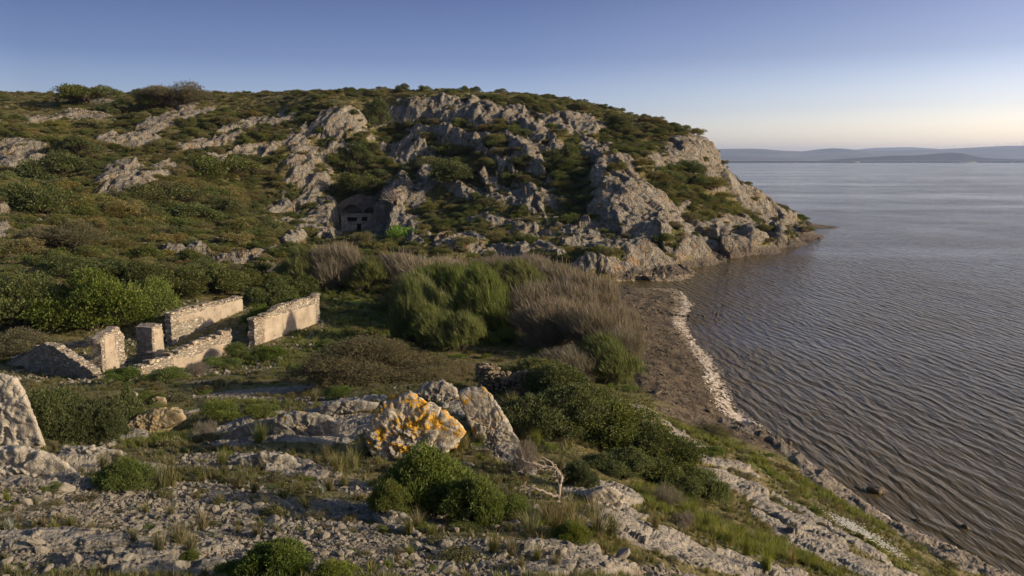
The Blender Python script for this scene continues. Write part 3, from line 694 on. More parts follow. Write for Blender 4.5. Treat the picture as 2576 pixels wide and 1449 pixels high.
def rock_me(name, pts, mat, sub=5, rough=.06, fine=.015, seed=0, soft=.012, freq=1.6, strat=(1, 1, 1)):
    """a boulder grown over the hull of some hand-placed corners"""
    pts = np.asarray(pts, float); c0 = pts.mean(0); bm = bmesh.new()
    for p in pts: bm.verts.new(p - c0)
    r_ = bmesh.ops.convex_hull(bm, input=bm.verts)
    bm.normal_update(); pl = []
    for f in bm.faces:
        nrm_ = np.array(f.normal); dd = float(np.dot(nrm_, np.array(f.calc_center_median())))
        if dd < 0: nrm_, dd = -nrm_, -dd
        pl.append((*nrm_, dd))
    bm.free(); pl = np.array(pl); rq = np.random.default_rng(seed + 50); C_ = pts - c0
    nx_ = unit(rq.normal(size=(34, 3))); hx = (nx_ @ C_.T).max(1) * (1 - rq.random(34) * .13)
    nx2 = unit(rq.normal(size=(110, 3))); hx2 = (nx2 @ C_.T).max(1) * (1 - rq.random(110) * .05)
    pl = np.concatenate([pl, np.column_stack([nx_, hx]), np.column_stack([nx2, hx2])])
    bm = bmesh.new(); bmesh.ops.create_icosphere(bm, subdivisions=sub, radius=1)
    V = np.array([v.co[:] for v in bm.verts]); F = np.array([[v.index for v in f.verts] for f in bm.faces]); bm.free()
    for it in range(3):
        dn = V @ pl[:, :3].T; rad = np.where(dn > 1e-6, pl[:, 3][None] / np.maximum(dn, 1e-6), 1e9)
        kk = 1.0 / max(soft, 1e-3)
        rm = rad.min(1); r1 = rm - soft * np.log(np.exp(-kk * np.minimum(rad - rm[:, None], 50 * soft)).sum(1)) * .8
        break
    P = V * r1[:, None]
    size = np.ptp(P, axis=0).mean()
    Q = P * np.array(strat) * freq / size * 2 + seed * 7.7
    w_ = fbm(Q[:, 0], Q[:, 1], Q[:, 2], 3) * .6
    f1, f2, cc, tl = voro(Q[:, 0] * 1.6 + w_, Q[:, 1] * 1.6, Q[:, 2] * 1.6 + w_, True)
    g1, g2, gc, tg = voro(Q[:, 0] * 4.2 + w_, Q[:, 1] * 4.2, Q[:, 2] * 4.2, True)
    d = rough * size * (1.5 * tl + .7 * tg + (cc - .5) * .9 + (gc - .5) * .6 * sstep(0, .12, g2 - g1) - .5 * (1 - sstep(0, .07, f2 - f1)) + fbm(Q[:, 0] * 1.5, Q[:, 1] * 1.5, Q[:, 2] * 1.5, 6, .6, True) * 1.0)
    d += fine * size * fbm(Q[:, 0] * 9, Q[:, 1] * 9, Q[:, 2] * 9, 4, .6)
    P = P + V * d[:, None] + c0
    return mesh_np(name, P, F, mat, smooth=True)
def stone_me(seed, mat, flat=.65):
    r = np.random.default_rng(seed); bm = bmesh.new()
    for p in unit(r.normal(size=(14, 3))) * r.uniform(.75, 1.1, (14, 1)) * np.array([1, r.uniform(.6, .9), flat]): bm.verts.new(p)
    g = bmesh.ops.convex_hull(bm, input=bm.verts)
    bmesh.ops.delete(bm, geom=list({e for e in g['geom_interior'] if isinstance(e, bmesh.types.BMVert)}), context='VERTS')
    bmesh.ops.bevel(bm, geom=bm.edges[:], offset=.05, segments=1, affect='EDGES')
    me = bpy.data.meshes.new('stone'); bm.to_mesh(me); bm.free(); me.materials.append(mat)
    return me

def gn_scatter(name, protos, pts, rot, scl, idx, label=None):
    """'stuff' nobody could count: instances of a few loose shapes over points"""
    col = bpy.data.collections.new(name + '_shapes')
    for i, me_ in enumerate(protos):
        o = bpy.data.objects.new('%s_shape_%02d' % (name, i), me_); col.objects.link(o)
    me_ = bpy.data.meshes.new(name); me_.vertices.add(len(pts)); me_.vertices.foreach_set('co', np.ascontiguousarray(pts, dtype=np.float32).ravel()); me_.update()
    attr(me_, 'rot', rot, 'FLOAT_VECTOR'); attr(me_, 'scl', scl, 'FLOAT_VECTOR'); attr(me_, 'pick', idx, 'INT')
    o = obj(name, me_); ng = bpy.data.node_groups.new(name, 'GeometryNodeTree')
    ng.interface.new_socket('Geometry', in_out='INPUT', socket_type='NodeSocketGeometry'); ng.interface.new_socket('Geometry', in_out='OUTPUT', socket_type='NodeSocketGeometry')
    gi = ng.nodes.new('NodeGroupInput'); go = ng.nodes.new('NodeGroupOutput'); iop = ng.nodes.new('GeometryNodeInstanceOnPoints'); ci_ = ng.nodes.new('GeometryNodeCollectionInfo')
    ci_.inputs['Collection'].default_value = col; ci_.inputs['Separate Children'].default_value = True; ci_.inputs['Reset Children'].default_value = True
    iop.inputs['Pick Instance'].default_value = True
    def na(n_, t):
        k = ng.nodes.new('GeometryNodeInputNamedAttribute'); k.data_type = t; k.inputs['Name'].default_value = n_
        return k.outputs['Attribute']
    L = ng.links.new
    L(gi.outputs[0], iop.inputs['Points']); L(ci_.outputs[0], iop.inputs['Instance']); L(na('pick', 'INT'), iop.inputs['Instance Index'])
    L(na('rot', 'FLOAT_VECTOR'), iop.inputs['Rotation']); L(na('scl', 'FLOAT_VECTOR'), iop.inputs['Scale']); L(iop.outputs[0], go.inputs[0])
    md_ = o.modifiers.new('scatter', 'NODES'); md_.node_group = ng
    tag(o, label=label, kind='stuff')
    return o

# crowns shared by the named plants
def protos(kind, mat, seeds, **kw):
    out = []
    for s_ in seeds:
        (v, f), (sv, sf) = crown(s_, **kw)
        out.append((mesh_np(kind + '_foliage', v, f, M[mat]), mesh_np(kind + '_stems', sv, sf, M['deadwood' if mat in ('bare', 'dry') else 'bark'])))
    return out
PR = {
 'tree': protos('tree', 'lush', (1, 2, 3), n=26000, leaf=(.045, .026), lobes=46, spread=.8),
 'thicket': protos('thicket', 'dark', (11, 12, 13), n=22000, leaf=(.05, .030), lobes=26, spread=.8),
 'olive': protos('olive', 'olive', (21, 22), n=60000, leaf=(.040, .018), lobes=26, spread=.62),
 'bush': protos('bush', 'lush', (31, 32, 33), n=12000, leaf=(.055, .028), lobes=16, spread=.68),
 'brown': protos('brown', 'juniper', (34, 35), n=16000, leaf=(.06, .012), lobes=22, spread=.8),
 'fig': protos('fig', 'fig', (41,), n=900, leaf=(.11, .09), lobes=14, spread=.7),
 'tam_green': protos('tam', 'feather', (51, 52, 53), n=26000, leaf=(.16, .012), lobes=26, style='spray', lean=(-.25, 0), spread=.6),
 'tam_brown': protos('tam', 'bare', (61, 62, 63), n=15000, leaf=(.21, .008), lobes=30, style='spray', lean=(-.2, 0), spread=.62),
 'mound': protos('mound', 'juniper', (71, 72), n=70000, leaf=(.034, .011), lobes=40, spread=.86, flat=1.15),
 'sprawl': protos('sprawl', 'dark', (81, 82, 83), n=42000, leaf=(.036, .024), lobes=34, spread=.85),
 'laurel': protos('laurel', 'lush', (91, 92), n=26000, leaf=(.062, .024), lobes=26, spread=.7),
 'hill': protos('hill', 'scrub', (101, 102, 103, 104), n=9000, leaf=(.055, .032), lobes=22, spread=.75),
 'hilldark': protos('hilldark', 'dark', (105, 106), n=11000, leaf=(.055, .032), lobes=24, spread=.75),
 'dry': protos('dry', 'dry', (111, 112), n=3000, leaf=(.22, .006), lobes=16, style='spray', lean=(0, 0), spread=.6),
}
def plant(kind, base, rx, h, ry=None, name='shrub', label=None, cat='shrub', group=None, rz=None, k=0, parts=('foliage', 'branches')):
    e = obj(name, None, loc=base, rotz=random.uniform(0, 6.28) if rz is None else rz)
    tag(e, label, cat, group)
    fo, stm = PR[kind][k % len(PR[kind])]
    sc_ = (rx, ry or rx, h)
    for nm, m_ in zip(parts, (fo, stm)):
        c = obj(nm, m_, parent=e); c.scale = sc_
    return e
def place(kind, qx, qy, w, h, dy=1.0, sink=.05, **kw):
    """qx,qy: foot of the plant; w,h: its spread and height in the survey print"""
    p = ghit(qx, qy); Y = p[1]; rx = w * .5 * K * Y / FPX; hh = h * K * Y / FPX * 1.02
    yb = Y + rx * .5 * dy; xb = p[0] * yb / Y
    z = min(ground(np.array([xb]), np.array([yb]))[0], p[2] + .5 * rx)
    return plant(kind, (xb, yb, z - sink * hh), rx, hh, rx * dy, **kw)
# ------------------------------------------------------------------ named plants
KP = [
 # kind, x, y, w, h, name, category, label
 ('tree',70,842,300,150,'spreading_tree','tree','broad leafy green tree at the left edge behind the brown scrub'),
 ('tree',235,850,300,165,'spreading_tree','tree','large rounded green tree behind the gable of the ruin'),
 ('tree',365,815,190,125,'spreading_tree','tree','green tree touching the left end of the long back wall of the ruin'),
 ('thicket',440,752,150,62,'evergreen_thicket','shrub','dark evergreen thicket rising behind the left half of the long back wall'),
 ('thicket',550,745,140,60,'evergreen_thicket','shrub','dark evergreen thicket rising behind the right half of the long back wall'),
 ('thicket',200,705,220,45,'evergreen_thicket','shrub','low dark thicket directly behind the large rounded tree'),
 ('brown',60,905,240,75,'brown_scrub','shrub','brown dry scrub left of the gable wall, below the trees'),
 ('bush',650,838,100,75,'leafy_bush','shrub','bush growing inside the ruin against the back wall'),
 ('bush',735,805,90,62,'leafy_bush','shrub','bush inside the ruin close behind the tall right wall'),
 ('thicket',740,762,110,68,'evergreen_thicket','shrub','dark rounded bush beyond the far end of the ruin'),
 ('bush',600,905,100,45,'leafy_bush','shrub','low green bush by the right end of the stepped front wall'),
 ('bush',680,915,120,50,'leafy_bush','shrub','low green bush at the foot of the tall right wall'),
 ('bush',560,930,120,35,'leafy_bush','shrub','flat green bush in front of the plastered part of the stepped wall'),
 ('bush',420,965,130,40,'leafy_bush','shrub','low green bush in front of the lowest stones of the stepped wall'),
 ('bush',310,965,130,45,'leafy_bush','shrub','green bush where gable wall and stepped wall meet'),
 ('dry',500,950,100,40,'bare_bush','shrub','grey leafless bush before the stepped wall'),
 ('mound',930,968,420,105,'windswept_mound','shrub','long domed brown-green windswept shrub behind the grey rocks'),
 ('mound',1110,962,190,62,'windswept_mound','shrub','smaller green-grey dome joining the right end of the long windswept shrub'),
 ('olive',150,1118,195,175,'olive_bush','shrub','dense dark olive bush beside the tall pale rock'),
 ('olive',258,1122,170,150,'olive_bush','shrub','right-hand lobe of dense olive bush with darker narrow leaves'),
 ('thicket',318,1085,90,100,'olive_bush','shrub','small bush tucked behind the right olive lobe'),
 ('bush',1250,868,130,50,'leafy_bush','shrub','bright green low bush at the foot of the green tamarisks'),
 ('bush',830,880,90,26,'leafy_bush','shrub','small green bush on the near edge of the grassy basin'),
 ('tam_green',760,728,110,92,'tamarisk','tree','green feathery tamarisk at the left end of the row, below the white crags'),
 ('tam_brown',850,735,150,112,'tamarisk','tree','brownish tamarisk second from the left, below the walled cave'),
 ('tam_green',930,742,150,95,'tamarisk','tree','olive green tamarisk right below the fig tree'),
 ('tam_brown',1030,745,170,100,'tamarisk','tree','bare brown tamarisk right of the fig tree'),
 ('tam_brown',1120,735,140,80,'tamarisk','tree','bare brown tamarisk at the foot of the pale overhanging crag'),
 ('tam_green',1140,800,170,140,'tamarisk','tree','tall green tamarisk with wind-blown top in the middle of the row'),
 ('tam_green',1215,850,170,160,'tamarisk','tree','dark green tamarisk with drooping sprays above the bright low bush'),
 ('tam_green',1095,880,130,105,'tamarisk','tree','shaded dark green tamarisk beside the grassy basin'),
 ('tam_green',1160,890,150,110,'tamarisk','tree','low dark tamarisk nearest the domed shrub'),
 ('tam_green',1310,800,170,125,'tamarisk','tree','green tamarisk left of the bare brown ones'),
 ('tam_brown',1330,735,150,85,'tamarisk','tree','brown tamarisk against the orange rocks at the cliff foot'),
 ('tam_brown',1410,770,160,110,'tamarisk','tree','brown tamarisk at the head of the beach'),
 ('tam_brown',1490,820,180,125,'tamarisk','tree','brown tamarisk overhanging the upper beach'),
 ('tam_brown',1400,880,190,120,'tamarisk','tree','bare purple-brown tamarisk right of the bright low bush'),
 ('tam_brown',1500,900,190,135,'tamarisk','tree','wide bare tamarisk in front of the upper beach'),
 ('tam_brown',1570,870,110,95,'tamarisk','tree','rightmost bare tamarisk reaching over the mud'),
 ('tam_green',1540,975,170,120,'tamarisk','tree','nearest tamarisk, green tipped, leaning over the muddy bank'),
 ('tam_brown',1440,960,170,90,'tamarisk','tree','low bare tamarisk behind the sprawling evergreen shrub'),
 ('tam_green',1035,868,100,150,'tamarisk','tree','tall tamarisk at the edge of the grassy basin that throws its shadow on the wall'),
 ('tam_green',1070,820,150,120,'tamarisk','tree','green tamarisk deep in the row behind the shaded one'),
 ('tam_green',1250,775,170,120,'tamarisk','tree','green tamarisk behind the drooping dark one'),
 ('tam_brown',1440,845,180,130,'tamarisk','tree','bare tamarisk in the thick of the brown part of the row'),
 ('tam_brown',1350,845,170,125,'tamarisk','tree','grey-brown tamarisk where the green part of the row ends'),
 ('tam_brown',1560,930,150,110,'tamarisk','tree','bare brown tamarisk on the inner edge of the mud'),
 ('tam_green',1010,790,110,50,'tamarisk','tree','light green tamarisk at the back corner of the grassy basin'),
 ('tam_green',800,705,130,60,'tamarisk','tree','low green tamarisk right under the white crags'),
 ('tam_brown',1260,715,160,70,'tamarisk','tree','low brown tamarisk under the orange rocks'),
 ('thicket',690,775,110,60,'evergreen_thicket','shrub','dark bush between the back wall and the tall right wall'),
 ('thicket',500,735,150,60,'evergreen_thicket','shrub','evergreen thicket behind the middle of the long back wall'),
 ('thicket',330,720,160,50,'evergreen_thicket','shrub','dark thicket behind the right end of the tall green trees'),
 ('thicket',640,730,110,45,'evergreen_thicket','shrub','low dark thicket at the foot of the small white crags'),
 ('fig',1005,612,85,48,'fig_tree','tree','small bright green fig tree beside the walled cave'),
 ('sprawl',1350,990,150,80,'sprawling_shrub','shrub','evergreen shrub with pale leaf tips beside the broken drystone wall'),
 ('sprawl',1420,1020,180,90,'sprawling_shrub','shrub','upper part of the evergreen shrub sweeping down to the beach'),
 ('sprawl',1400,1100,240,120,'sprawling_shrub','shrub','broad evergreen shrub right of the leaning rock slab'),
 ('sprawl',1520,1130,240,110,'sprawling_shrub','shrub','middle of the evergreen shrub above the smooth pale slab'),
 ('sprawl',1620,1200,240,110,'sprawling_shrub','shrub','lower evergreen shrub running down the right slope'),
 ('sprawl',1720,1260,180,80,'sprawling_shrub','shrub','lowest evergreen shrub at the bottom of the dark green band'),
 ('dry',1530,1060,150,60,'bare_bush','shrub','tangle of bare dark branches between evergreen shrub and beach'),
 ('olive',1462,1228,110,85,'round_bush','shrub','rounded grey-green bush right of the twisted dead branch'),
 ('laurel',1075,1305,270,175,'broad_shrub','shrub','broad bright green shrub below the orange-lichened boulder'),
 ('laurel',1195,1330,200,130,'broad_shrub','shrub','green shrub left of the twisted dead branch'),
 ('laurel',985,1300,120,85,'broad_shrub','shrub','low left wing of the broad green shrub below the lichened boulder'),
 ('laurel',1120,1245,190,80,'broad_shrub','shrub','green shrub touching the foot of the lichened boulder'),
 ('bush',1285,1310,130,70,'leafy_bush','shrub','loose green bush between the broad shrub and the brown grass bank'),
 ('bush',600,1462,150,60,'leafy_bush','shrub','loose green plants at the lower edge left of the grassy shrub'),
 ('sprawl',1560,1200,150,70,'sprawling_shrub','shrub','green edge of the sprawling shrub nearest the round grey-green bush'),
 ('sprawl',1480,1060,170,80,'sprawling_shrub','shrub','sprawling shrub part bordering the mud bank'),
 ('laurel',320,1240,160,80,'leafy_bush','shrub','bright green bush with tall dry grass at its right side'),
 ('laurel',700,1470,230,105,'broad_shrub','shrub','grassy green shrub cut by the lower edge of the view'),
 ('laurel',840,1475,140,60,'broad_shrub','shrub','small green shrub at the lower edge of the view, left of the pebble field'),
 ('laurel',480,1415,60,22,'leafy_bush','shrub','little green plant near the lower edge left of the grassy shrub'),
 ('laurel',1440,1370,110,50,'leafy_bush','shrub','green and brown bush on the pebbles below the brown grass bank'),
 ('dry',1320,1200,110,110,'bare_bush','shrub','grey brittle bush behind the twisted dead branch'),
 ('dry',1310,1100,90,80,'bare_bush','shrub','grey twiggy bush right of the leaning lichened slab'),
 ('dry',510,1110,100,60,'bare_bush','shrub','pale leafless bush in the shaded grassy hollow'),
 ('dry',1680,1290,120,70,'bare_bush','shrub','grey-brown twiggy bush on the right slope'),
 ('dry',1720,1330,90,50,'bare_bush','shrub','dark twiggy bush above the large lower slab'),
 ('brown',1790,1105,130,45,'brown_bush','shrub','rusty brown bush on the mud above the shore'),
 ('bush',560,1060,150,50,'leafy_bush','shrub','low spreading green bush left of the grey rock crest'),
 ('bush',660,1055,120,42,'leafy_bush','shrub','olive green bush between pale flat stones and grey rock crest'),
 ('bush',380,1020,90,40,'leafy_bush','shrub','green bush on the rough ground below the gable wall'),
 ('bush',850,1005,110,35,'leafy_bush','shrub','small bush left of the top of the lichened boulder'),
 ('bush',1790,1150,90,25,'leafy_bush','shrub','bright green cushion at the top of the right slope'),
 ('bush',130,1240,70,28,'leafy_bush','shrub','small dark green bush below the pale pitted slab'),
 # skyline and slope
 ('hilldark',225,268,150,42,'hilltop_bush','shrub','biggest dark bush on the skyline at the left'),
 ('brown',455,272,170,55,'hilltop_bush','shrub','wide windblown bush on the skyline left of the middle'),
 ('hilldark',385,275,80,40,'hilltop_bush','shrub','dark bush just left of the wide windblown skyline bush'),
 ('hilldark',300,292,80,30,'hilltop_bush','shrub','rounded bush just below the skyline between the two largest bushes'),
 ('hill',950,246,60,22,'hilltop_bush','shrub','low bush on the skyline above the central gully'),
 ('hilldark',1014,233,34,18,'hilltop_bush','shrub','left of the two dark tufts on the highest skyline'),
 ('hilldark',1070,232,30,17,'hilltop_bush','shrub','right of the two dark tufts on the highest skyline'),
 ('hilldark',1197,232,26,11,'hilltop_bush','shrub','tiny dark tuft on the skyline where the hill begins to fall'),
 ('hilldark',1560,320,60,30,'hilltop_bush','shrub','round dark bush near the right shoulder of the hill'),
 ('hilldark',150,470,150,70,'gully_thicket','shrub','dark thicket in the gully right of the big left crag'),
 ('hilldark',110,540,170,80,'gully_thicket','shrub','dark thicket at the mouth of the left gully'),
 ('hilldark',200,400,110,45,'gully_thicket','shrub','dark thicket high in the left gully'),
 ('hilldark',560,470,170,60,'slope_thicket','shrub','thicket on the slope left of the tall pale ridge'),
 ('hill',620,450,90,50,'slope_thicket','shrub','pale-topped bush above the thicket left of the ridge'),
 ('hilldark',420,530,180,55,'slope_thicket','shrub','dark thicket under the stepped crags on the left slope'),
 ('hilldark',480,570,170,45,'slope_thicket','shrub','low dark thicket at the top of the stony scree'),
 ('hilldark',660,600,110,50,'slope_thicket','shrub','round green thicket left of the white crags'),
 ('brown',170,640,220,70,'slope_thicket','shrub','large purple-brown scrub dome on the lower left slope'),
 ('hill',50,655,170,60,'slope_thicket','shrub','green scrub dome at the left edge below the slope'),
 ('hilldark',900,440,70,60,'gully_thicket','shrub','dark thicket high in the central gully'),
 ('hilldark',910,490,110,55,'gully_thicket','shrub','dark thicket right above the walled cave'),
 ('hilldark',950,330,60,60,'gully_thicket','shrub','dark thicket at the head of the central gully'),
 ('hilldark',1140,470,120,60,'slope_thicket','shrub','dark green thicket in the middle of the crags'),
 ('hilldark',1425,430,70,60,'gully_thicket','shrub','dark thicket in the hollow left of the great right ridge'),
 ('hilldark',1740,450,80,40,'headland_bush','shrub','dark bush at the top of the grassy headland patch'),
 ('hill',1790,500,110,40,'headland_bush','shrub','olive bush in the middle of the grassy headland patch'),
 ('hilldark',1700,470,60,36,'headland_bush','shrub','bush beneath the tall split headland crag'),
 ('lushhill',1410,480,60,20,'slope_thicket','shrub','low bush in the grass below the central crags'),
]
for i, (kd, qx, qy, w, h, nm, cat, lb) in enumerate(KP):
    if kd.startswith('tam'): w *= 1.2; h *= 1.08
    if kd == 'mound': h *= 1.15
    if nm in ('gully_thicket', 'slope_thicket', 'headland_bush', 'hilltop_bush') and kd != 'hill': w *= 1.15; h *= 1.2
    if kd == 'thicket': w *= 1.15; h *= 1.25
    if kd == 'sprawl': w *= 1.25; h *= 1.3
    if kd == 'laurel': h *= 1.2
    kd = 'hill' if kd == 'lushhill' else kd
    dy = {'mound': .45, 'sprawl': .8}.get(kd, .85)
    place(kd, qx, qy, w, h, dy, name=nm, label=lb, cat=cat, k=i, rz=random.uniform(-.5, .5) + (math.pi if i % 2 and not kd.startswith('tam') and kd != 'mound' else 0))

# the twisted dead shrub
def wood(name, lines, mat, label, cat, base):
    e = obj(name, None, loc=base); tag(e, label, cat)
    b0 = np.array(base); first = True; tw = []
    for pts, r0, r1 in lines:
        P = np.array(pts, float); t = np.linspace(0, 1, len(P)); tt = np.linspace(0, 1, len(P) * 5)
        Q = np.stack([np.interp(tt, t, P[:, a]) for a in range(3)], 1)
        Q = Q + np.stack([fbm(tt * 6 + a * 9.1 + P[0, 0] * 5, tt * 0 + a, None, 2) for a in range(3)], 1) * r0 * 2.2
        m = tube(Q - b0, np.linspace(r0, r1, len(Q)), 7)
        if first: obj('trunk', mesh_np('trunk', *m, M[mat], True), parent=e); first = False
        else: tw.append(m)
    obj('branches', mesh_np('branches', *join(tw), M[mat], True), parent=e)
    return e
gb = ghit(1400, 1262)
def q3(qx, qy, dY=0): return at(qx, qy, gb[1] + dY)
lines = [([gb - [0, 0, .1], q3(1408,1225), q3(1412,1200,.1), q3(1400,1180,.1), q3(1375,1172), q3(1345,1170,-.1)], .055, .022)]
rr_ = np.random.default_rng(5)
tips = [(1345,1170),(1375,1172),(1400,1180),(1412,1200),(1385,1174),(1330,1166)]
lines += [([q3(1408,1205,.1), q3(1395,1178,.2), q3(1385,1160,.2), q3(1362,1150,.2)], .03, .012), ([q3(1405,1250,-.1), q3(1375,1240,-.2), q3(1345,1228,-.3), q3(1310,1226,-.3)], .04, .012), ([q3(1403,1256,-.1), q3(1425,1250,-.1), q3(1440,1262,-.2)], .03, .012), ([q3(1400,1262,-.1), q3(1350,1262,-.3), q3(1300,1255,-.4)], .03, .01)]
for j in range(46):
    a = tips[j % 6] if j < 26 else (rr_.uniform(1290, 1390), rr_.uniform(1215, 1262))
    p0 = q3(*a); ps = [p0]; dr = np.array([rr_.uniform(-1, .15), rr_.normal() * .5, rr_.uniform(-.7, .5)])
    for s_ in range(4): ps.append(ps[-1] + unit(dr + rr_.normal(size=3) * .55) * rr_.uniform(.08, .16))
    lines.append((ps, .011, .003))
wood('dead_shrub', lines, 'deadwood', 'twisted grey dead shrub arching to the left among green shrubs', 'dead shrub', gb)
gb2 = ghit(1345, 1405)
def q4(qx, qy, d=0): return at(qx, qy, gb2[1] + d)
wood('fallen_branch', [([gb2, q4(1360,1390), q4(1380,1382), q4(1405,1378)], .03, .012), ([q4(1365,1389), q4(1372,1372), q4(1392,1365)], .015, .006), ([q4(1350,1400), q4(1340,1385)], .012, .006)], 'deadwood',
     'short bleached branch lying on the stones near the lower edge', 'branch', gb2)
# leafless shrub above the buttress right of the cave
gb3 = ghit(985, 512); ln = [([gb3 - [0, 0, .3], gb3 + [.1, 0, 1.0]], .09, .05)]
for j in range(60):
    d0 = unit(np.array([rr_.normal() * .8, rr_.normal() * .5, rr_.uniform(.4, 1.3)])); p0 = gb3 + np.array([rr_.normal() * .4, 0, .6]); ps = [p0]
    for s_ in range(4): ps.append(ps[-1] + unit(d0 + rr_.normal(size=3) * .35) * rr_.uniform(.4, .8))
    ln.append((ps, .035, .015))
wood('leafless_shrub', ln, 'deadwood', 'pale leafless shrub on the rock right above the walled cave', 'shrub', gb3)

# ------------------------------------------------------------------ scrub over the hill: the largest 300 one by one, the rest as one mass
def scatter(n, ylo, yhi, accept, ulo=-.68, uhi=.68, seed=1, uniform_area=True):
    r = np.random.default_rng(seed)
    y = np.sqrt(r.uniform(ylo**2, yhi**2, n)) if uniform_area else np.exp(r.uniform(math.log(ylo), math.log(yhi), n))
    u = r.uniform(ulo, uhi, n); x = u * y; m = accept(x, y, r)
    x, y = x[m], y[m]
    return x, y, ground(x, y), r
def acc_hill(x, y, r):
    z = ground(x, y); k = field(rk, x, y); b = field(md, x, y); v = field(veg, x, y)
    dn = fbm(x / 12, y / 12, None, 3)
    return (z > 1.4) & (b < .2) & (r.random(len(x)) < np.clip(1.15 - 1.3 * k, .15, 1) * (.55 + .9 * dn + .5 * np.clip(v, 0, 1))) & (field(rec, x, y) < .1)
x, y, z, r = scatter(56000, 88, 292, acc_hill, seed=3)
sz = np.exp(r.normal(size=len(x)) * .48) * .80 * (1 + .9 * np.clip(field(veg, x, y), 0, 1) * (r.random(len(x)) < .5)) * (1 - .35 * (field(rk, x, y) > .4)); sz = np.clip(sz, .3, 3.4)
sz *= np.where(y > 225, .58, 1.0)
app = sz / y * (np.abs(x / y) < .63)
vis = np.array([seen(a, b, c + .6) if ap > np.sort(app)[-1500] else False for a, b, c, ap in zip(x, y, z, app)])
app2 = np.where(vis, app, 0); pick = np.argsort(-app2)[:210]; mask = np.zeros(len(x), bool); mask[pick] = True
sm = [protos('scrub', 'scrub', (s_,), n=620, leaf=(.17, .10), lobes=9, spread=.7)[0][0] for s_ in (201, 202, 203)]
sm += [protos('scrub', 'dark', (s_,), n=620, leaf=(.17, .10), lobes=9, spread=.7)[0][0] for s_ in (204, 205)]
sm += [protos('scrub', 'juniper', (s_,), n=620, leaf=(.19, .05), lobes=9, spread=.7)[0][0] for s_ in (206, 207)]
hs_ = sz * r.uniform(.6, 1.05, len(x))
idx_ = r.integers(0, 7, len(x))
sm += [PR['hilldark'][0][0], PR['hilldark'][1][0], PR['hill'][0][0], PR['hill'][1][0]]
big = sz > 1.25; idx_ = np.where(big, 7 + r.integers(0, 4, len(x)), idx_)
def region(x_, y_, z_):
    u = x_ / y_
    s = 'on the left slope above the ruin' if u < -.33 else 'on the slope around the tall pale ridge' if u < -.1 else 'among the central crags' if u < .16 else 'on the headland above the beach'
    return s
LBL = ['low olive green scrub bush ', 'low dark green scrub bush ', 'low brownish twiggy scrub bush ']
for i in pick:
    kdx = [0, 0, 0, 1, 1, 2, 2, 1, 1, 0, 0][idx_[i]]
    pr = (PR['hill'][i % 4] if kdx == 0 else PR['hilldark'][i % 2] if kdx == 1 else None)
    me_ = pr[0] if pr else sm[5 + i % 2]
    rg = region(x[i], y[i], z[i])
    o = obj('scrub_bush', me_, loc=(x[i], y[i], z[i] - .08), rotz=r.uniform(0, 6), scl=(sz[i], sz[i], hs_[i]))
    tag(o, LBL[kdx] + rg, 'shrub', 'scrub bushes ' + rg)
n_ = ~mask
rot = np.zeros((n_.sum(), 3)); rot[:, 2] = r.uniform(0, 6.28, n_.sum())
gn_scatter('hillside_scrub', sm, np.stack([x[n_], y[n_], z[n_] - .06], 1), rot, np.stack([sz[n_], sz[n_], hs_[n_]], 1), idx_[n_])

# scrub and herbs of the valley floor and the near slopes
def acc_near(x, y, r):
    z = ground(x, y); k = field(rk, x, y); b = field(md, x, y); g_ = field(gv, x, y)
    dn = fbm(x / 4, y / 4, None, 3)
    return (z > .9) & (b < .2) & (k < .55) & (r.random(len(x)) < np.clip(1 - .72 * g_, 0, 1) * (.5 + .9 * dn))
x, y, z, r = scatter(7000, 11, 92, acc_near, seed=8)
inr = (y > 52) & (y < 77) & (x < -15) & (x > -36)
x, y, z = x[~inr], y[~inr], z[~inr]
sz = np.clip(np.exp(r.normal(size=len(x)) * .4) * (.16 + .0042 * y), .12, 1.0); hs_ = sz * r.uniform(.3, .8, len(x))
mid = [protos('herb', m_, (s_,), n=1500, leaf=lf, lobes=10, spread=.7)[0][0] for m_, s_, lf in (('lush', 301, (.12, .05)), ('scrub', 302, (.12, .05)), ('juniper', 303, (.16, .025)), ('scrub', 304, (.12, .05)), ('juniper', 305, (.13, .04)))]
rot = np.zeros((len(x), 3)); rot[:, 2] = r.uniform(0, 6.28, len(x))
gn_scatter('low_herbs', mid, np.stack([x, y, z - .03], 1), rot, np.stack([sz, sz, hs_], 1), r.integers(0, 5, len(x)))

x, y, z, r = scatter(3600, 8.5, 40, lambda x, y, r: (ground(x, y) > .5) & (field(rk, x, y) < .7) & (r.random(len(x)) < .25 + 1.1 * fbm(x / 1.6, y / 1.6, None, 3) + .3 * field(gr, x, y)), seed=12, uniform_area=False)
sz = np.clip(np.exp(r.normal(size=len(x)) * .45) * (.05 + .006 * y), .05, .45); hs_ = sz * r.uniform(.3, .75, len(x)); rot = np.zeros((len(x), 3)); rot[:, 2] = r.uniform(0, 6.28, len(x))
gn_scatter('ground_cover', mid, np.stack([x, y, z - .01], 1), rot, np.stack([sz, sz, hs_], 1), r.integers(0, 5, len(x)))

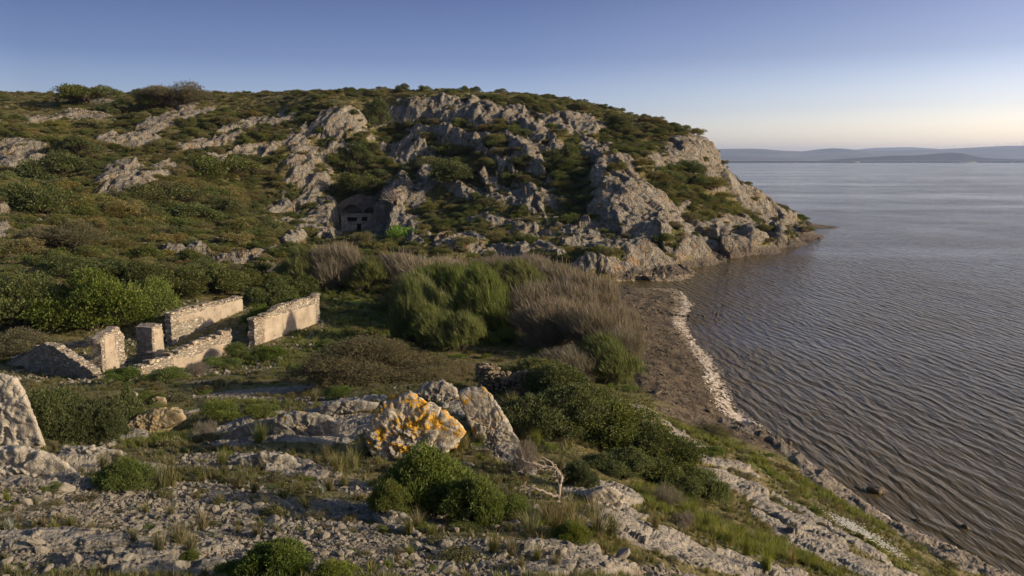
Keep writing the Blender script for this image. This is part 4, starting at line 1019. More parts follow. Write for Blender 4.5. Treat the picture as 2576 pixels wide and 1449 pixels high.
# ------------------------------------------------------------------ grass
tm = [mesh_np('tuft', *tuft(s_, 70, 1, .035, .45), M['grass']) for s_ in (401, 402)] + [mesh_np('tuft', *tuft(s_, 80, 1, .035, .4), M['greengrass']) for s_ in (403, 404)]
def acc_grass(x, y, r):
    z = ground(x, y); k = field(rk, x, y); b = field(md, x, y); g_ = field(gv, x, y); q = field(gr, x, y)
    return (z > .7) & (b < .15) & (k < .4) & (r.random(len(x)) < np.clip(.30 + .8 * q + .8 * fbm(x / 3, y / 3, None, 2) - .55 * g_, 0.01, 1))
x, y, z, r = scatter(52000, 9, 92, acc_grass, seed=9, uniform_area=False)
q = field(gr, x, y); h_ = (.14 + .10 * q + .0022 * y) * r.uniform(.6, 1.4, len(x)); w_ = h_ * r.uniform(.9, 1.5, len(x))
rot = np.stack([r.normal(size=len(x)) * .12, r.normal(size=len(x)) * .12 - .15, r.uniform(0, 6.28, len(x))], 1)
pi_ = np.where(r.random(len(x)) < .15 + .8 * q, r.integers(2, 4, len(x)), r.integers(0, 2, len(x)))
gn_scatter('grass', tm, np.stack([x, y, z - .02], 1), rot, np.stack([w_, w_, h_], 1), pi_)
x, y, z, r = scatter(15000, 92, 235, lambda x, y, r: (field(rk, x, y) < .5) & (ground(x, y) > 1.3) & (field(rec, x, y) < .1), seed=10)
h_ = r.uniform(.25, .6, len(x)); rot = np.zeros((len(x), 3)); rot[:, 2] = r.uniform(0, 6.28, len(x))
gn_scatter('slope_grass', tm, np.stack([x, y, z - .03], 1), rot, np.stack([h_ * 1.7, h_ * 1.7, h_], 1), np.where(r.random(len(x)) < .35, 2, 0))

# single tussocks of the foreground
FT = [(230,1335,30,'grass'),(400,1385,60,'grass'),(455,1370,70,'grass'),(510,1335,60,'grass'),(480,1390,70,'grass'),(430,1300,45,'grass'),(370,1290,35,'grass'),(640,1240,45,'grass'),(600,1230,50,'grass'),(570,1200,42,'grass'),(555,1265,36,'grass'),
 (670,1270,30,'grass'),(690,1290,36,'grass'),(340,1360,40,'grass'),(650,1350,45,'grass'),(700,1345,40,'grass'),(600,1340,30,'grass'),(560,1170,50,'greengrass'),(430,1225,80,'grass'),(405,1235,75,'grass'),(260,1175,45,'grass'),(300,1160,40,'grass'),
 (60,1120,36,'grass'),(100,1125,34,'grass'),(20,1118,34,'grass'),(140,1135,34,'grass'),(850,1190,60,'grass'),(890,1180,60,'grass'),(820,1160,50,'grass'),(920,1140,50,'grass'),(870,1225,50,'grass'),(830,1235,44,'grass'),(660,1105,50,'greengrass'),
 (650,1115,44,'greengrass'),(1090,1010,50,'grass'),(1060,1015,40,'grass'),(1190,1075,46,'grass'),(1170,1130,50,'grass'),(1140,1140,46,'grass'),(1210,1120,44,'grass'),(1050,1330,55,'grass'),(1030,1340,50,'grass'),(1240,1390,64,'grass'),(1290,1400,60,'grass'),
 (1340,1350,75,'grass'),(1400,1350,80,'grass'),(1450,1350,85,'grass'),(1500,1350,85,'grass'),(1540,1345,70,'grass'),(1380,1320,70,'grass'),(1430,1310,70,'grass'),(1490,1310,70,'grass'),(1350,1410,50,'grass'),(1400,1420,40,'grass'),(1310,1430,40,'grass'),
 (1420,1080,50,'greengrass'),(1330,1060,60,'grass'),(1290,1040,56,'grass'),(1350,1120,44,'greengrass'),(1410,1180,44,'grass'),(1450,1170,44,'grass'),(1030,1400,40,'greengrass'),(900,1440,30,'grass'),(550,1440,40,'greengrass'),(620,1450,44,'grass'),
 (760,1420,40,'greengrass'),(1700,1280,60,'greengrass'),(1740,1310,64,'greengrass'),(1780,1340,66,'greengrass'),(1830,1370,62,'greengrass'),(1880,1400,60,'greengrass'),(1930,1430,56,'greengrass'),(1650,1330,50,'grass'),(1990,1420,50,'grass'),(1900,1370,50,'grass'),
 (770,1280,40,'grass'),(760,1240,40,'grass'),(960,1060,40,'grass'),(790,1010,36,'grass'),(300,1010,30,'grass'),(60,1430,26,'greengrass'),(1560,1450,26,'grass'),(1130,1450,30,'grass'),(1220,1320,40,'greengrass'),(20,1260,34,'greengrass'),(90,1270,30,'grass')]
tmd = {'grass': [mesh_np('blades', *tuft(s_, 220, 1, .016, .5), M['grass']) for s_ in (501, 502, 503)], 'greengrass': [mesh_np('blades', *tuft(s_, 240, 1, .016, .42), M['greengrass']) for s_ in (504, 505)]}
def fgreg(qx, qy):
    if qx > 1600: return 'on the right slope above the shore'
    if qx > 1230 and qy > 1290: return 'on the grassy bank below the dead shrub'
    if qx > 1230: return 'beside the sprawling evergreen shrub'
    if 780 < qx < 1230 and qy < 1260: return 'around the orange-lichened boulder'
    if qx < 320 and qy < 1200: return 'by the pale rocks at the left edge'
    if qy < 1130: return 'on the ground before the ruin'
    return 'on the pebbly foreground'
for i, (qx, qy, h, kd) in enumerate(FT):
    p = ghit(qx, qy); hh = h * K * p[1] / FPX * 1.15
    o = obj('grass_tussock', tmd[kd][i % len(tmd[kd])], loc=(p[0], p[1], p[2] - .03), rotz=random.uniform(0, 6), scl=(hh * .95, hh * .95, hh)); o.rotation_euler[1] = -.12
    gl = fgreg(qx, qy); tag(o, ('dry yellowish grass tussock ' if kd == 'grass' else 'fresh green grass tussock ') + gl, 'grass tussock', 'grass tussocks ' + gl)
for qx, qy, h in [(25,1330,34),(955,1290,36),(810,1240,26),(225,1330,22),(1130,1190,24),(540,1350,26)]:
    p = ghit(qx, qy); hh = h * K * p[1] / FPX
    lab = {25: 'silvery grey plant at the left edge of the pebbles', 955: 'silvery grey plant left of the broad green shrub', 810: 'small silvery plant by the shaded pebbles', 225: 'small silvery plant in the left pebbles', 1130: 'silvery plant above the broad green shrub', 540: 'small silvery plant among dry tussocks'}[qx]
    e = obj('silver_plant', mesh_np('sprigs', *tuft(600 + qx, 160, 1, .035, .45), M['silver']), loc=(p[0], p[1], p[2] - .02), scl=(hh, hh, hh)); tag(e, lab, 'plant')
# daisies
def daisies(qx, qy, w, h, n, seed):
    r = np.random.default_rng(seed); c = ghit(qx, qy); e = ghit(qx + w, qy + h); V = []
    x = np.interp(r.random(n), [0, 1], [c[0], e[0]]) + r.normal(size=n) * .25; y = np.interp(r.random(n), [0, 1], [c[1], e[1]]) + r.normal(size=n) * .5
    z = ground(x, y) + .22 + r.random(n) * .08; a = np.linspace(0, 2 * math.pi, 7)[:-1]
    v = np.stack([x[:, None] + .028 * np.cos(a), y[:, None] + .028 * np.sin(a), z[:, None] + .008 * np.sin(a * 2)], -1)
    b = np.arange(n)[:, None, None] * 6 + np.array([[0, 1, 2, 3], [0, 3, 4, 5]])[None]
    return v.reshape(-1, 3), b.reshape(-1, 4)
o = obj('daisies', mesh_np('daisies', *join([daisies(2120, 1325, 50, 35, 500, 1), daisies(2190, 1370, 60, 30, 260, 2)]), M['flower'])); tag(o, kind='stuff')
# ------------------------------------------------------------------ loose stones and boulders
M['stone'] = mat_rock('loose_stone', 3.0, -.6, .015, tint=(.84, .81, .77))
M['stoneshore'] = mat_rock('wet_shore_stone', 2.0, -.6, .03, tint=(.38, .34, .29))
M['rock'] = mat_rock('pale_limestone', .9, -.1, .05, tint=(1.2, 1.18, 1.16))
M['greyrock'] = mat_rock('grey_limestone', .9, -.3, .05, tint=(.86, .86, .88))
M['lichenrock'] = mat_rock('lichened_limestone', 1.0, -.5, .06, tint=(1.35, 1.31, 1.25), orange=1.05)
M['lichenslab'] = mat_rock('limestone_with_lichen_patches', 1.0, -.5, .06, orange=-.15)
M['yellowrock'] = mat_rock('yellowish_limestone', 1.0, .9, .05, tint=(1.1, .98, .72))
stn = [stone_me(s_, M['stone'], fl) for s_, fl in ((1, .6), (2, .7), (3, .5), (4, .75), (5, .45), (6, .6))]
def acc_st(x, y, r):
    g_ = field(gv, x, y); k = field(rk, x, y)
    return (ground(x, y) > .5) & (r.random(len(x)) < np.clip(.06 + g_ * (1 + .5 * fbm(x, y, None, 2)) - k * .75, .02, 1))
x, y, z, r = scatter(120000, 8.2, 42, acc_st, seed=21, uniform_area=False)
sz = np.exp(r.normal(size=len(x)) * .5) * (.019 + .0009 * y); sz = np.clip(sz, .010, .15)
sz = np.where(r.random(len(x)) < .02, sz * 2.3, sz)
vis = sz / y; pk = np.argsort(-vis)[:210]; mk_ = np.zeros(len(x), bool); mk_[pk] = True
def toq(p):
    dx = p[0] / p[1]; dz = (p[2] - H) / p[1]; d = CP - dz * SP; px = 512 + FPX * dx / d; py = 288 - FPX * (dz * CP + SP) / d
    return px / K, py / K
for i in pk:
    qx, qy = toq((x[i], y[i], z[i])); gl = fgreg(qx, qy)
    o = obj('loose_stone', stn[i % 6], loc=(x[i], y[i], z[i] + sz[i] * .15), scl=(sz[i] * r.uniform(.9, 1.3), sz[i], sz[i] * r.uniform(.7, 1)))
    o.rotation_euler = (r.normal() * .3, r.normal() * .3, r.uniform(0, 6))
    tag(o, 'loose angular grey limestone piece ' + gl, 'stone', 'loose stones ' + gl)
n_ = ~mk_; nn = n_.sum()
gn_scatter('gravel', stn, np.stack([x[n_], y[n_], z[n_] + sz[n_] * .1], 1), np.stack([r.normal(size=nn) * .4, r.normal(size=nn) * .4, r.uniform(0, 6.28, nn)], 1), np.repeat(sz[n_][:, None], 3, 1) * r.uniform(.7, 1.25, (nn, 3)), r.integers(0, 6, nn))

def boulder(outline, Y, depth, mat, name, label, cat='rock', sub=5, lean=0., groups=None, **kw):
    """corners of the outline (survey bearings), distance and thickness in metres -> a solid block of rock"""
    P = []
    for q in outline:
        p = at(q[0], q[1], Y + (q[2] if len(q) > 2 else 0))
        P.append(p); s_ = .78 if not (len(q) > 3) else q[3]
        c = at(np.mean([o_[0] for o_ in outline]), np.mean([o_[1] for o_ in outline]), Y)
        cam_ = np.array([0, 0, H]); b = cam_ + (c + (p - c) * s_ - cam_) * ((p[1] + depth) / Y); b[2] -= .25 if p[2] < c[2] else 0
        P.append(b)
    P = np.array(P); base = np.array([P[:, 0].mean(), P[:, 1].mean(), P[:, 2].min()])
    o = obj(name, rock_me(name, P - base, mat, sub, **kw), loc=base); tag(o, label, cat, groups)
    return o
boulder([(918,1085),(938,1060),(985,990),(1040,988),(1120,1035),(1180,1075),(1150,1110),(1090,1155),(1000,1185),(965,1180),(930,1130)], 22.6, 1.5, M['lichenrock'], 'lichened_boulder', 'big pale boulder blotched with bright orange lichen', 'boulder', 6, rough=.034, fine=.014, freq=2.3, seed=3)
boulder([(1150,975),(1215,968),(1235,990),(1262,1050),(1300,1110),(1340,1165),(1290,1190),(1230,1160),(1215,1120),(1175,1060)], 24.6, .9, M['lichenslab'], 'leaning_slab', 'narrow tapering rock slab leaning right of the lichened boulder', 'rock', 6, rough=.022, fine=.012, seed=5, freq=2.5)
boulder([(-60,960),(-20,928),(20,935),(45,950),(60,1000),(85,1040),(105,1095),(118,1125),(-60,1135)], 22.5, 2.2, M['rock'], 'tall_pale_rock', 'tall fissured pale rock filling the left edge beside the olive bush', 'rock', 6, rough=.02, fine=.012, seed=8, freq=3.2)
boulder([(-80,1120),(60,1122),(120,1140),(170,1165),(215,1200),(190,1215),(100,1230),(-80,1265)], 17.8, 2.0, M['rock'], 'pitted_slab', 'broad pitted slab at the left edge under the tall pale rock', 'rock', 6, rough=.022, fine=.012, seed=9, freq=2.6)
boulder([(150,1135),(200,1125),(225,1130),(260,1128),(308,1132),(300,1160),(270,1175),(170,1168)], 22.0, .9, M['rock'], 'low_rock', 'low double-headed rock between the pitted slab and the green bush', 'rock', 5, rough=.05, seed=12)
boulder([(310,1075),(345,1045),(400,1028),(455,1022),(472,1032),(474,1052),(430,1062),(395,1085),(330,1112),(275,1128),(270,1100)], 29.0, 1.3, M['yellowrock'], 'ledge_rock', 'yellow-grey rock ledge right of the olive bush', 'rock', 6, rough=.025, fine=.012, seed=13, freq=2.2)
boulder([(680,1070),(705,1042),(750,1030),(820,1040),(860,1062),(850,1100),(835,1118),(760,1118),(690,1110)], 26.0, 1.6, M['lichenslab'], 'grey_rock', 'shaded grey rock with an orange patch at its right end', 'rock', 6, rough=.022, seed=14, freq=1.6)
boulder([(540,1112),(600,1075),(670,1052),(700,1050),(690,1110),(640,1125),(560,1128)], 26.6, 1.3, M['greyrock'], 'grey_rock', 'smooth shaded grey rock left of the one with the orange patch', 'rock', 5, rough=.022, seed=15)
boulder([(600,1155),(660,1140),(730,1150),(770,1180),(760,1205),(680,1215),(610,1190)], 20.6, 1.0, M['lichenslab'], 'grey_rock', 'low rugged rock with rusty lichen in the shaded pebbles', 'rock', 5, rough=.06, seed=16)
boulder([(790,1030),(840,1012),(900,1008),(960,1012),(940,1030),(860,1040),(800,1045)], 30.0, 1.0, M['lichenslab'], 'crest_rock', 'low light rock on the crest left of the lichened boulder', 'rock', 5, rough=.04, seed=17)
boulder([(1040,990),(1070,965),(1110,958),(1150,975),(1150,1000),(1090,1010)], 30.5, 1.0, M['lichenslab'], 'crest_rock', 'pale rock with orange edge just behind the lichened boulder', 'rock', 5, rough=.05, seed=18)
boulder([(375,1005),(395,997),(415,1000),(422,1010),(395,1018),(378,1014)], 38.0, .5, M['yellowrock'], 'small_boulder', 'small square ochre boulder on the flat before the ruin', 'boulder', 4, rough=.05, seed=19)
boulder([(318,990),(332,982),(345,988),(350,998),(325,1000)], 40.0, .5, M['rock'], 'small_boulder', 'small pale boulder beside the top of the olive bush', 'boulder', 4, rough=.05, seed=20)
boulder([(960,1310),(975,1285),(1015,1290),(1035,1310),(1020,1335),(985,1340)], 14.3, .6, M['rock'], 'small_boulder', 'lumpy boulder at the left foot of the broad green shrub', 'boulder', 5, rough=.08, seed=22)
boulder([(1475,1250),(1500,1225),(1540,1222),(1570,1245),(1560,1290),(1500,1285)], 18.5, 1.0, M['rock'], 'slope_rock', 'rounded pale rock above the brown grass bank', 'rock', 5, rough=.03, seed=23)
boulder([(2030,1390),(2120,1400),(2200,1440),(2150,1475),(2050,1440)], 22.5, .8, M['rock'], 'slope_rock', 'flat pale slab low on the right slope', 'rock', 5, rough=.02, seed=24)
boulder([(1570,1015),(1620,1018),(1665,1045),(1685,1085),(1660,1100),(1610,1075),(1575,1045)], 37.0, 1.5, M['greyrock'], 'smooth_slab', 'smooth pale slab at the edge of the muddy beach', 'rock', 5, rough=.012, fine=.004, seed=25)
# the broken drystone wall behind the slab
def drystone(pts, hgt, seed, label, name='drystone_wall', s=.17, mat='stone', wid=.45):
    r = np.random.default_rng(seed); bmv = []; out = []
    A, B = np.array(pts[0]), np.array(pts[1]); L = np.linalg.norm(B - A); n = int(L / (s * 1.25)) + 1; o_ = 0
    proto = []
    for me_ in stn:
        bm = bmesh.new(); bm.from_mesh(me_); bmesh.ops.triangulate(bm, faces=bm.faces[:]); bm.verts.ensure_lookup_table()
        proto.append((np.array([v.co[:] for v in bm.verts]), np.array([[v.index for v in f.verts] for f in bm.faces]))); bm.free()
    d = (B - A) / L; nr_ = np.array([-d[1], d[0]])
    for lay in range(max(1, int(hgt / (s * .75)))):
        for k_ in range(n):
            for side in (-1, 0, 1):
                hh_ = hgt * (.55 + .6 * perlin(np.array([k_ * .3 + seed]), np.array([.5]))[0] + .35)
                if lay * s * .75 > hh_ * (1 if side else .9): continue
                p = A[:2] + d[:2] * (k_ + r.uniform(-.2, .2)) * s * 1.25 + nr_ * side * wid * .4
                v, f = proto[r.integers(0, 6)]; a = r.uniform(0, 6); c, s2 = math.cos(a), math.sin(a)
                sc3 = s * .78 * r.uniform(.8, 1.25, 3); w = v * sc3; w = np.stack([w[:, 0] * c - w[:, 1] * s2, w[:, 0] * s2 + w[:, 1] * c, w[:, 2]], 1)
                zz = ground(np.array([p[0]]), np.array([p[1]]))[0] + lay * s * .75 + .03
                out.append((w + np.array([p[0], p[1], zz]), f))
    v, f = join(out); base = np.array([*((A + B) / 2)[:2], v[:, 2].min()])
    o = obj(name, mesh_np(name, v - base, f, M[mat]), loc=base); tag(o, label, 'wall'); return o
a_ = ghit(1215, 985); b_ = ghit(1330, 1000)
M['brownstone'] = mat_rock('brown_wall_stone', 2.5, .2, .02, tint=(.62, .54, .44)); drystone((a_[:2], b_[:2]), 1.3, 3, 'broken drystone wall of dark blocks behind the leaning slab', s=.24, wid=.6, mat='brownstone')
a_ = ghit(1205, 960); b_ = ghit(1245, 965); drystone((a_[:2], b_[:2]), 1.2, 5, 'heap of ochre stones left of the broken drystone wall', 'stone_heap', s=.16, mat='brownstone')
a_ = ghit(40, 285); b_ = ghit(300, 300); drystone(((-128, 222), (-108, 224)), 1.0, 6, 'low pale drystone wall on the upper left slope', 'drystone_wall', s=.4, wid=.8)

# stones of the shore: lines of rocks running into the water and single blocks
def shore_stone(qx, qy, w, i, label, group=None, mat='stoneshore', z=None):
    p = atz(qx, qy, max(0.0, z or 0)) if z is not None else ghit(qx, qy)
    g = ground(np.array([p[0]]), np.array([p[1]]))[0]; zz = max(g, -.08) if z is None else z
    s_ = w * .5 * K * p[1] / FPX; rr = np.random.default_rng(i + 900)
    pts = unit(rr.normal(size=(16, 3))) * np.array([1, .8, .6])
    o = obj('shore_rock', rock_me('shore_rock', pts, M[mat], 4 if w > 15 else 3, rough=.06, fine=.02, seed=i, freq=1.2), loc=(p[0], p[1], zz + s_ * .12), rotz=rr.uniform(0, 6), scl=(s_, s_, s_ * .9))
    tag(o, label, 'rock', group); return o
rs = np.random.default_rng(77); k_ = 0
for t in np.linspace(0, 1, 34):
    qx = 1590 + t * 215 + rs.normal() * 2; qy = 768 + 30 * min(1, t * 1.6) + rs.normal() * 3
    k_ += 1; shore_stone(qx, qy, rs.uniform(8, 17), k_, 'block in the dark line of rocks running off the beach into the water', 'rocks in the line across the beach')
for t in range(14):
    k_ += 1; shore_stone(1835 + rs.random() * 60, 905 + rs.random() * 14, rs.uniform(6, 14), k_, 'small dark rock in the short cluster off the foam edge', 'rocks in the cluster off the foam')
for t in range(30):
    k_ += 1; shore_stone(rs.uniform(1600, 1740), rs.uniform(735, 905), rs.uniform(4, 10), k_, 'scattered stone on the brown beach', 'stones scattered on the beach')
for t in range(26):
    k_ += 1; u_ = rs.random(); shore_stone(1700 + u_ * 300 + rs.normal() * 6, 668 - u_ * 66 + rs.normal() * 4, rs.uniform(4, 12), k_, 'small dark stone at the water edge under the headland', 'stones under the headland')
for qx, qy, w, lb in [(2035,566,30,'dark rock off the very tip of the headland'),(2020,580,34,'low dark rock at the foot of the headland tip'),(2000,592,26,'flat dark rock in the water below the headland tip'),(1990,1121,32,'dark rock in the water where the near shore bends'),
   (2200,1248,60,'long dark wet rock at the water edge of the right slope'),(2160,1236,30,'small wet rock beside the long one on the right shore'),(2308,1322,32,'dark rock standing in the water, left of the lowest pair'),(2430,1352,36,'dark rock alone in the water near the lower right corner'),
   (2390,1378,22,'small rock on the foam line near the lower right corner'),(2480,1400,18,'small wet rock at the lower right shore'),(1815,980,14,'small dark rock in the foam'),(2060,600,10,'little rock in the water beyond the headland stones')]:
    k_ += 1; shore_stone(qx, qy, w, k_, lb)

x, y, z, r = scatter(9000, 44, 132, lambda x, y, r: (field(md, x, y) > .5) & (ground(x, y) > -.1) & (r.random(len(x)) < .35 + 1.3 * fbm(x / 2, y / 4, None, 3)), ulo=.05, uhi=.35, seed=44)
pm = [stone_me(60 + i, M['stoneshore'], .5) for i in range(4)]; sz = np.exp(r.normal(size=len(x)) * .5) * .10; nn = len(x)
gn_scatter('beach_pebbles', pm, np.stack([x, y, z], 1), np.stack([r.normal(size=nn) * .3, r.normal(size=nn) * .3, r.uniform(0, 6.28, nn)], 1), np.stack([sz * 1.3, sz * 1.6, sz], 1), r.integers(0, 4, nn))

# foam left on the beach
def foam():
    S_ = np.array([atz(qx, qy, 0)[:2] for qx, qy in SHORE]); S_ = S_[9:]
    L = np.concatenate([[0], np.cumsum(np.linalg.norm(np.diff(S_, axis=0), axis=1))]); n = 1600; m = 56
    t = np.linspace(0, L[-1], n); X = np.interp(t, L, S_[:, 0]); Y = np.interp(t, L, S_[:, 1])
    # follow the true waterline of the modelled ground
    off = np.linspace(-3.5, 3, 90); GX = X[:, None] + off[None]; GZ = ground(GX, np.repeat(Y[:, None], 90, 1))
    k = np.argmax(GZ < .02, axis=1); X = X + off[k]
    ker = np.ones(9) / 9; X = np.convolve(np.pad(X, 4, 'edge'), ker, 'valid')
    wv = np.linspace(-1, 1, m); width = (.6 + 1.1 * np.clip(fbm(t / 9, t * 0 + 2, None, 2) + .45, .05, 1)) * np.where(Y > 50, 1, .35) * np.where((Y < 50) & (Y > 37), .45, 1) * sstep(0, 9, t)
    PX = X[:, None] + (wv * width[:, None] * 1.0 - width[:, None] * .35); PY = np.repeat(Y[:, None], m, 1)
    G = np.maximum(ground(PX, PY), 0)
    a = fbm(PX / .5, PY / .9, None, 5, .6, True); b = fbm(PX / .16, PY / .16, None, 3)
    edge = 1 - np.abs(wv)[None]**1.5
    dn = edge * .9 + a * 1.1 + b * 1.0 - 1.12 + .35 * fbm(PX / 2.2, PY / 3.0, None, 3)
    Z = G + .02 + .07 * np.clip(dn, 0, .6)
    i = np.arange(n * m).reshape(n, m); q = np.stack([i[:-1, :-1], i[:-1, 1:], i[1:, 1:], i[1:, :-1]], -1).reshape(-1, 4)
    keep = (dn.ravel()[q] > 0).all(1)
    N = NT('sea_foam'); P = N.coord(which='World'); nn_ = N.noise(P, 4, 5, .7)
    N.bsdf(N.ramp(nn_, [(.35, (.26, .20, .13)), (.5, (.52, .43, .31)), (.65, (.74, .67, .54))]), .6, N.bump(nn_, 1, .04), .3)
    o = obj('foam', mesh_np('foam', np.stack([PX, PY, Z], -1).reshape(-1, 3), q[keep], N.m, True)); tag(o, kind='stuff')
foam()
# ------------------------------------------------------------------ masonry
def mat_masonry(name, tint=(1, 1, 1), sx=3.2, sz=7.0, warm=1.0):
    N = NT(name); P = N.coord((1, 1, 1)); W_ = N.mix(.06, P, N.noise(P, 4, 3, .6, col=True))
    mp = N.coord((sx, sx, sz), src=W_)
    v = N.vor(mp, 1.0, 'F1', 'Color'); e = N.vor(mp, 1.0, 'DISTANCE_TO_EDGE'); sp = N.n('ShaderNodeSeparateColor'); N.link(v, sp.inputs[0])
    c = N.ramp(sp.outputs[0], [(0, (.20, .17, .125)), (.35, (.31, .265, .20)), (.7, (.38, .335, .255)), (1, (.52, .47, .37))])
    n = N.noise(P, 9, 6, .7); c = N.mix(N.map(n, .4, .7, 0, .5), c, (.24, .20, .15))
    jo = N.map(e, .02, .09)
    c = N.mix(jo, (.20, .165, .115), c); c = N.mix(1, c, tint, 'MULTIPLY')
    l = N.noise(P, 1.4, 6, .7, .5); c = N.mix(N.map(l, .62, .68, 0, .6 * warm), c, (.40, .22, .07))
    h = N.math('ADD', N.math('MULTIPLY', jo, 1.0), N.math('MULTIPLY', n, .5))
    N.bsdf(c, .94, N.bump(h, 1, .06), .2); return N.m
def mat_plaster():
    N = NT('old_lime_render'); P = N.coord((1, 1, 1)); n = N.noise(P, .9, 7, .65); n2 = N.noise(P, 6, 6, .7); n3 = N.noise(N.coord((3, 3, .5)), 1.5, 5, .6)
    c = N.ramp(n, [(.35, (.26, .21, .15)), (.5, (.35, .29, .21)), (.65, (.41, .345, .255))])
    c = N.mix(N.map(n3, .5, .7, 0, .45), c, (.36, .29, .20)); c = N.mix(N.map(n2, .6, .75, 0, .5), c, (.30, .25, .185))
    cr = N.vor(P, 1.1, 'DISTANCE_TO_EDGE'); c = N.mix(N.map(cr, .0, .018, .6, 0), c, (.15, .12, .09))
    N.bsdf(c, .95, N.bump(N.math('ADD', n2, N.math('MULTIPLY', n, .5)), .6, .03), .15); return N.m
M['masonry'] = mat_masonry('rubble_masonry'); M['plaster'] = mat_plaster()
M['capping'] = mat_masonry('rubble_capping', (1.02, .99, .94), 3.0, 3.0, 1.4)
M['cavemason'] = mat_masonry('coursed_masonry', (1.5, 1.45, 1.4), 1.6, 4.2, .2)
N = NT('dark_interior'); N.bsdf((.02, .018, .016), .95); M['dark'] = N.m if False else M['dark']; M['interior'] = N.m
N = NT('old_timber'); N.bsdf((.09, .065, .045), .9); M['timber'] = N.m

def wall_me(name, L, T, top, mat, bot=-1.2, seed=0, rough=.05, holes=(), du=.12, endrag=(0, 0), ragged=.32):
    """a wall running along +x from 0 to L, thickness T (y from 0 to T), top: list of (x, z). Front face is y = 0."""
    nx = max(4, int(L / du)); xs = np.linspace(0, L, nx + 1); tx = [p[0] for p in top]; tz = [p[1] for p in top]
    ztop = np.interp(xs, tx, tz) + ragged * fbm(xs / .5 + seed * 3.3, xs * 0 + seed, None, 3) + ragged * .8 * (_rnd[(np.floor(xs / .45).astype(int) + seed * 31) & 4095, 0] - .5)
    nz = max(4, int((max(tz) - bot) / du)); ts = np.linspace(0, 1, nz + 1); nt = 5
    def pnt(u, t, s): return np.stack([xs[u], s * T + 0 * u, bot + (ztop[u] - bot) * t], -1)
    V, F, o = [], [], 0
    def sheet(Pg, flip):
        nonlocal o
        a, b = Pg.shape[:2]; i = np.arange(a * b).reshape(a, b) + o
        q = np.stack([i[:-1, :-1], i[1:, :-1], i[1:, 1:], i[:-1, 1:]], -1)
        if flip: q = q[..., ::-1]
        V.append(Pg.reshape(-1, 3)); F.append(q.reshape(-1, 4)); o += a * b
    U, Tt = np.meshgrid(np.arange(nx + 1), ts, indexing='ij')
    def mk(u, t, s):
        return np.stack([xs[u], s * T, bot + (ztop[u] - bot) * t], -1)
    sheet(mk(U, Tt, np.zeros_like(Tt)), False)
    sheet(mk(U, Tt, np.ones_like(Tt)), True)
    U2, S2 = np.meshgrid(np.arange(nx + 1), np.linspace(0, 1, nt), indexing='ij'); sheet(mk(U2, np.ones_like(S2), S2), False)
    S3, T3 = np.meshgrid(np.linspace(0, 1, nt), ts, indexing='ij')
    sheet(mk(np.zeros(S3.shape, int), T3, S3), True); sheet(mk(np.full(S3.shape, nx), T3, S3), False)
    V = np.concatenate(V); F = np.concatenate(F)
    # block relief, the same for coincident corners
    f1, f2, cc = voro(V[:, 0] * 2.6 + seed, V[:, 1] * 2.6, V[:, 2] * 4.5)
    dv = np.stack([fbm(V[:, 0] * 2 + a * 7 + seed, V[:, 1] * 2, V[:, 2] * 2, 3) for a in range(3)], 1)
    cx = np.array([L / 2, T / 2, (bot + max(tz)) / 2]); dirn = (V - cx); dirn[:, 0] = np.where(V[:, 0] < .01, -1, np.where(V[:, 0] > L - .01, 1, 0)); dirn[:, 1] = np.sign(V[:, 1] - T / 2); dirn[:, 2] = 0
    V = V + dv * rough * .8 + dirn * ((cc - .5) * rough * 1.6)[:, None] * (sstep(0, .2, f2 - f1))[:, None]
    for end, am in zip((0, L), endrag):
        if am:
            w = np.clip(1 - np.abs(V[:, 0] - end) / (am * 2.5), 0, 1); sgn = 1 if end == 0 else -1
            V[:, 0] += sgn * w * am * (_rnd[(np.floor(V[:, 2] / .22).astype(int) + seed * 7) & 4095, 1] - .15)
    for (x0, x1, z0, z1) in holes: pass
    return mesh_np(name, V, F, mat)
def panel_me(name, L, outline, y0, th, mat, seed=0, du=.07, side=-1, amp=.13):
    """a skin of render standing proud of the wall: kept where the outline test is positive"""
    xs = np.arange(outline[0], outline[1] + du, du); zs = np.arange(outline[2], outline[3] + du, du); X, Z = np.meshgrid(xs, zs, indexing='ij')
    f = outline[4](X, Z) + amp * fbm(X / .6 + seed, Z / .6, None, 4)
    i = np.arange(X.size).reshape(X.shape); q = np.stack([i[:-1, :-1], i[1:, :-1], i[1:, 1:], i[:-1, 1:]], -1).reshape(-1, 4)
    q = q[(f.ravel()[q] > 0).all(1)]
    w = .012 * fbm(X * 1.2, Z * 1.2 + seed, None, 3)
    v = np.stack([X, np.full_like(X, y0) + side * th + w, Z], -1).reshape(-1, 3)
    e = np.concatenate([q[:, [0, 1]], q[:, [1, 2]], q[:, [2, 3]], q[:, [3, 0]]]); key = np.sort(e, 1); _, inv, cnt = np.unique(key, axis=0, return_inverse=True, return_counts=True)
    be = e[cnt[inv.ravel()] == 1]; n = len(v); back = v.copy(); back[:, 1] = y0 - side * .03
    v = np.concatenate([v, back]); rim = np.stack([be[:, 1], be[:, 0], be[:, 0] + n, be[:, 1] + n], -1)
    return mesh_np(name, v, np.concatenate([q, rim]), mat, False)
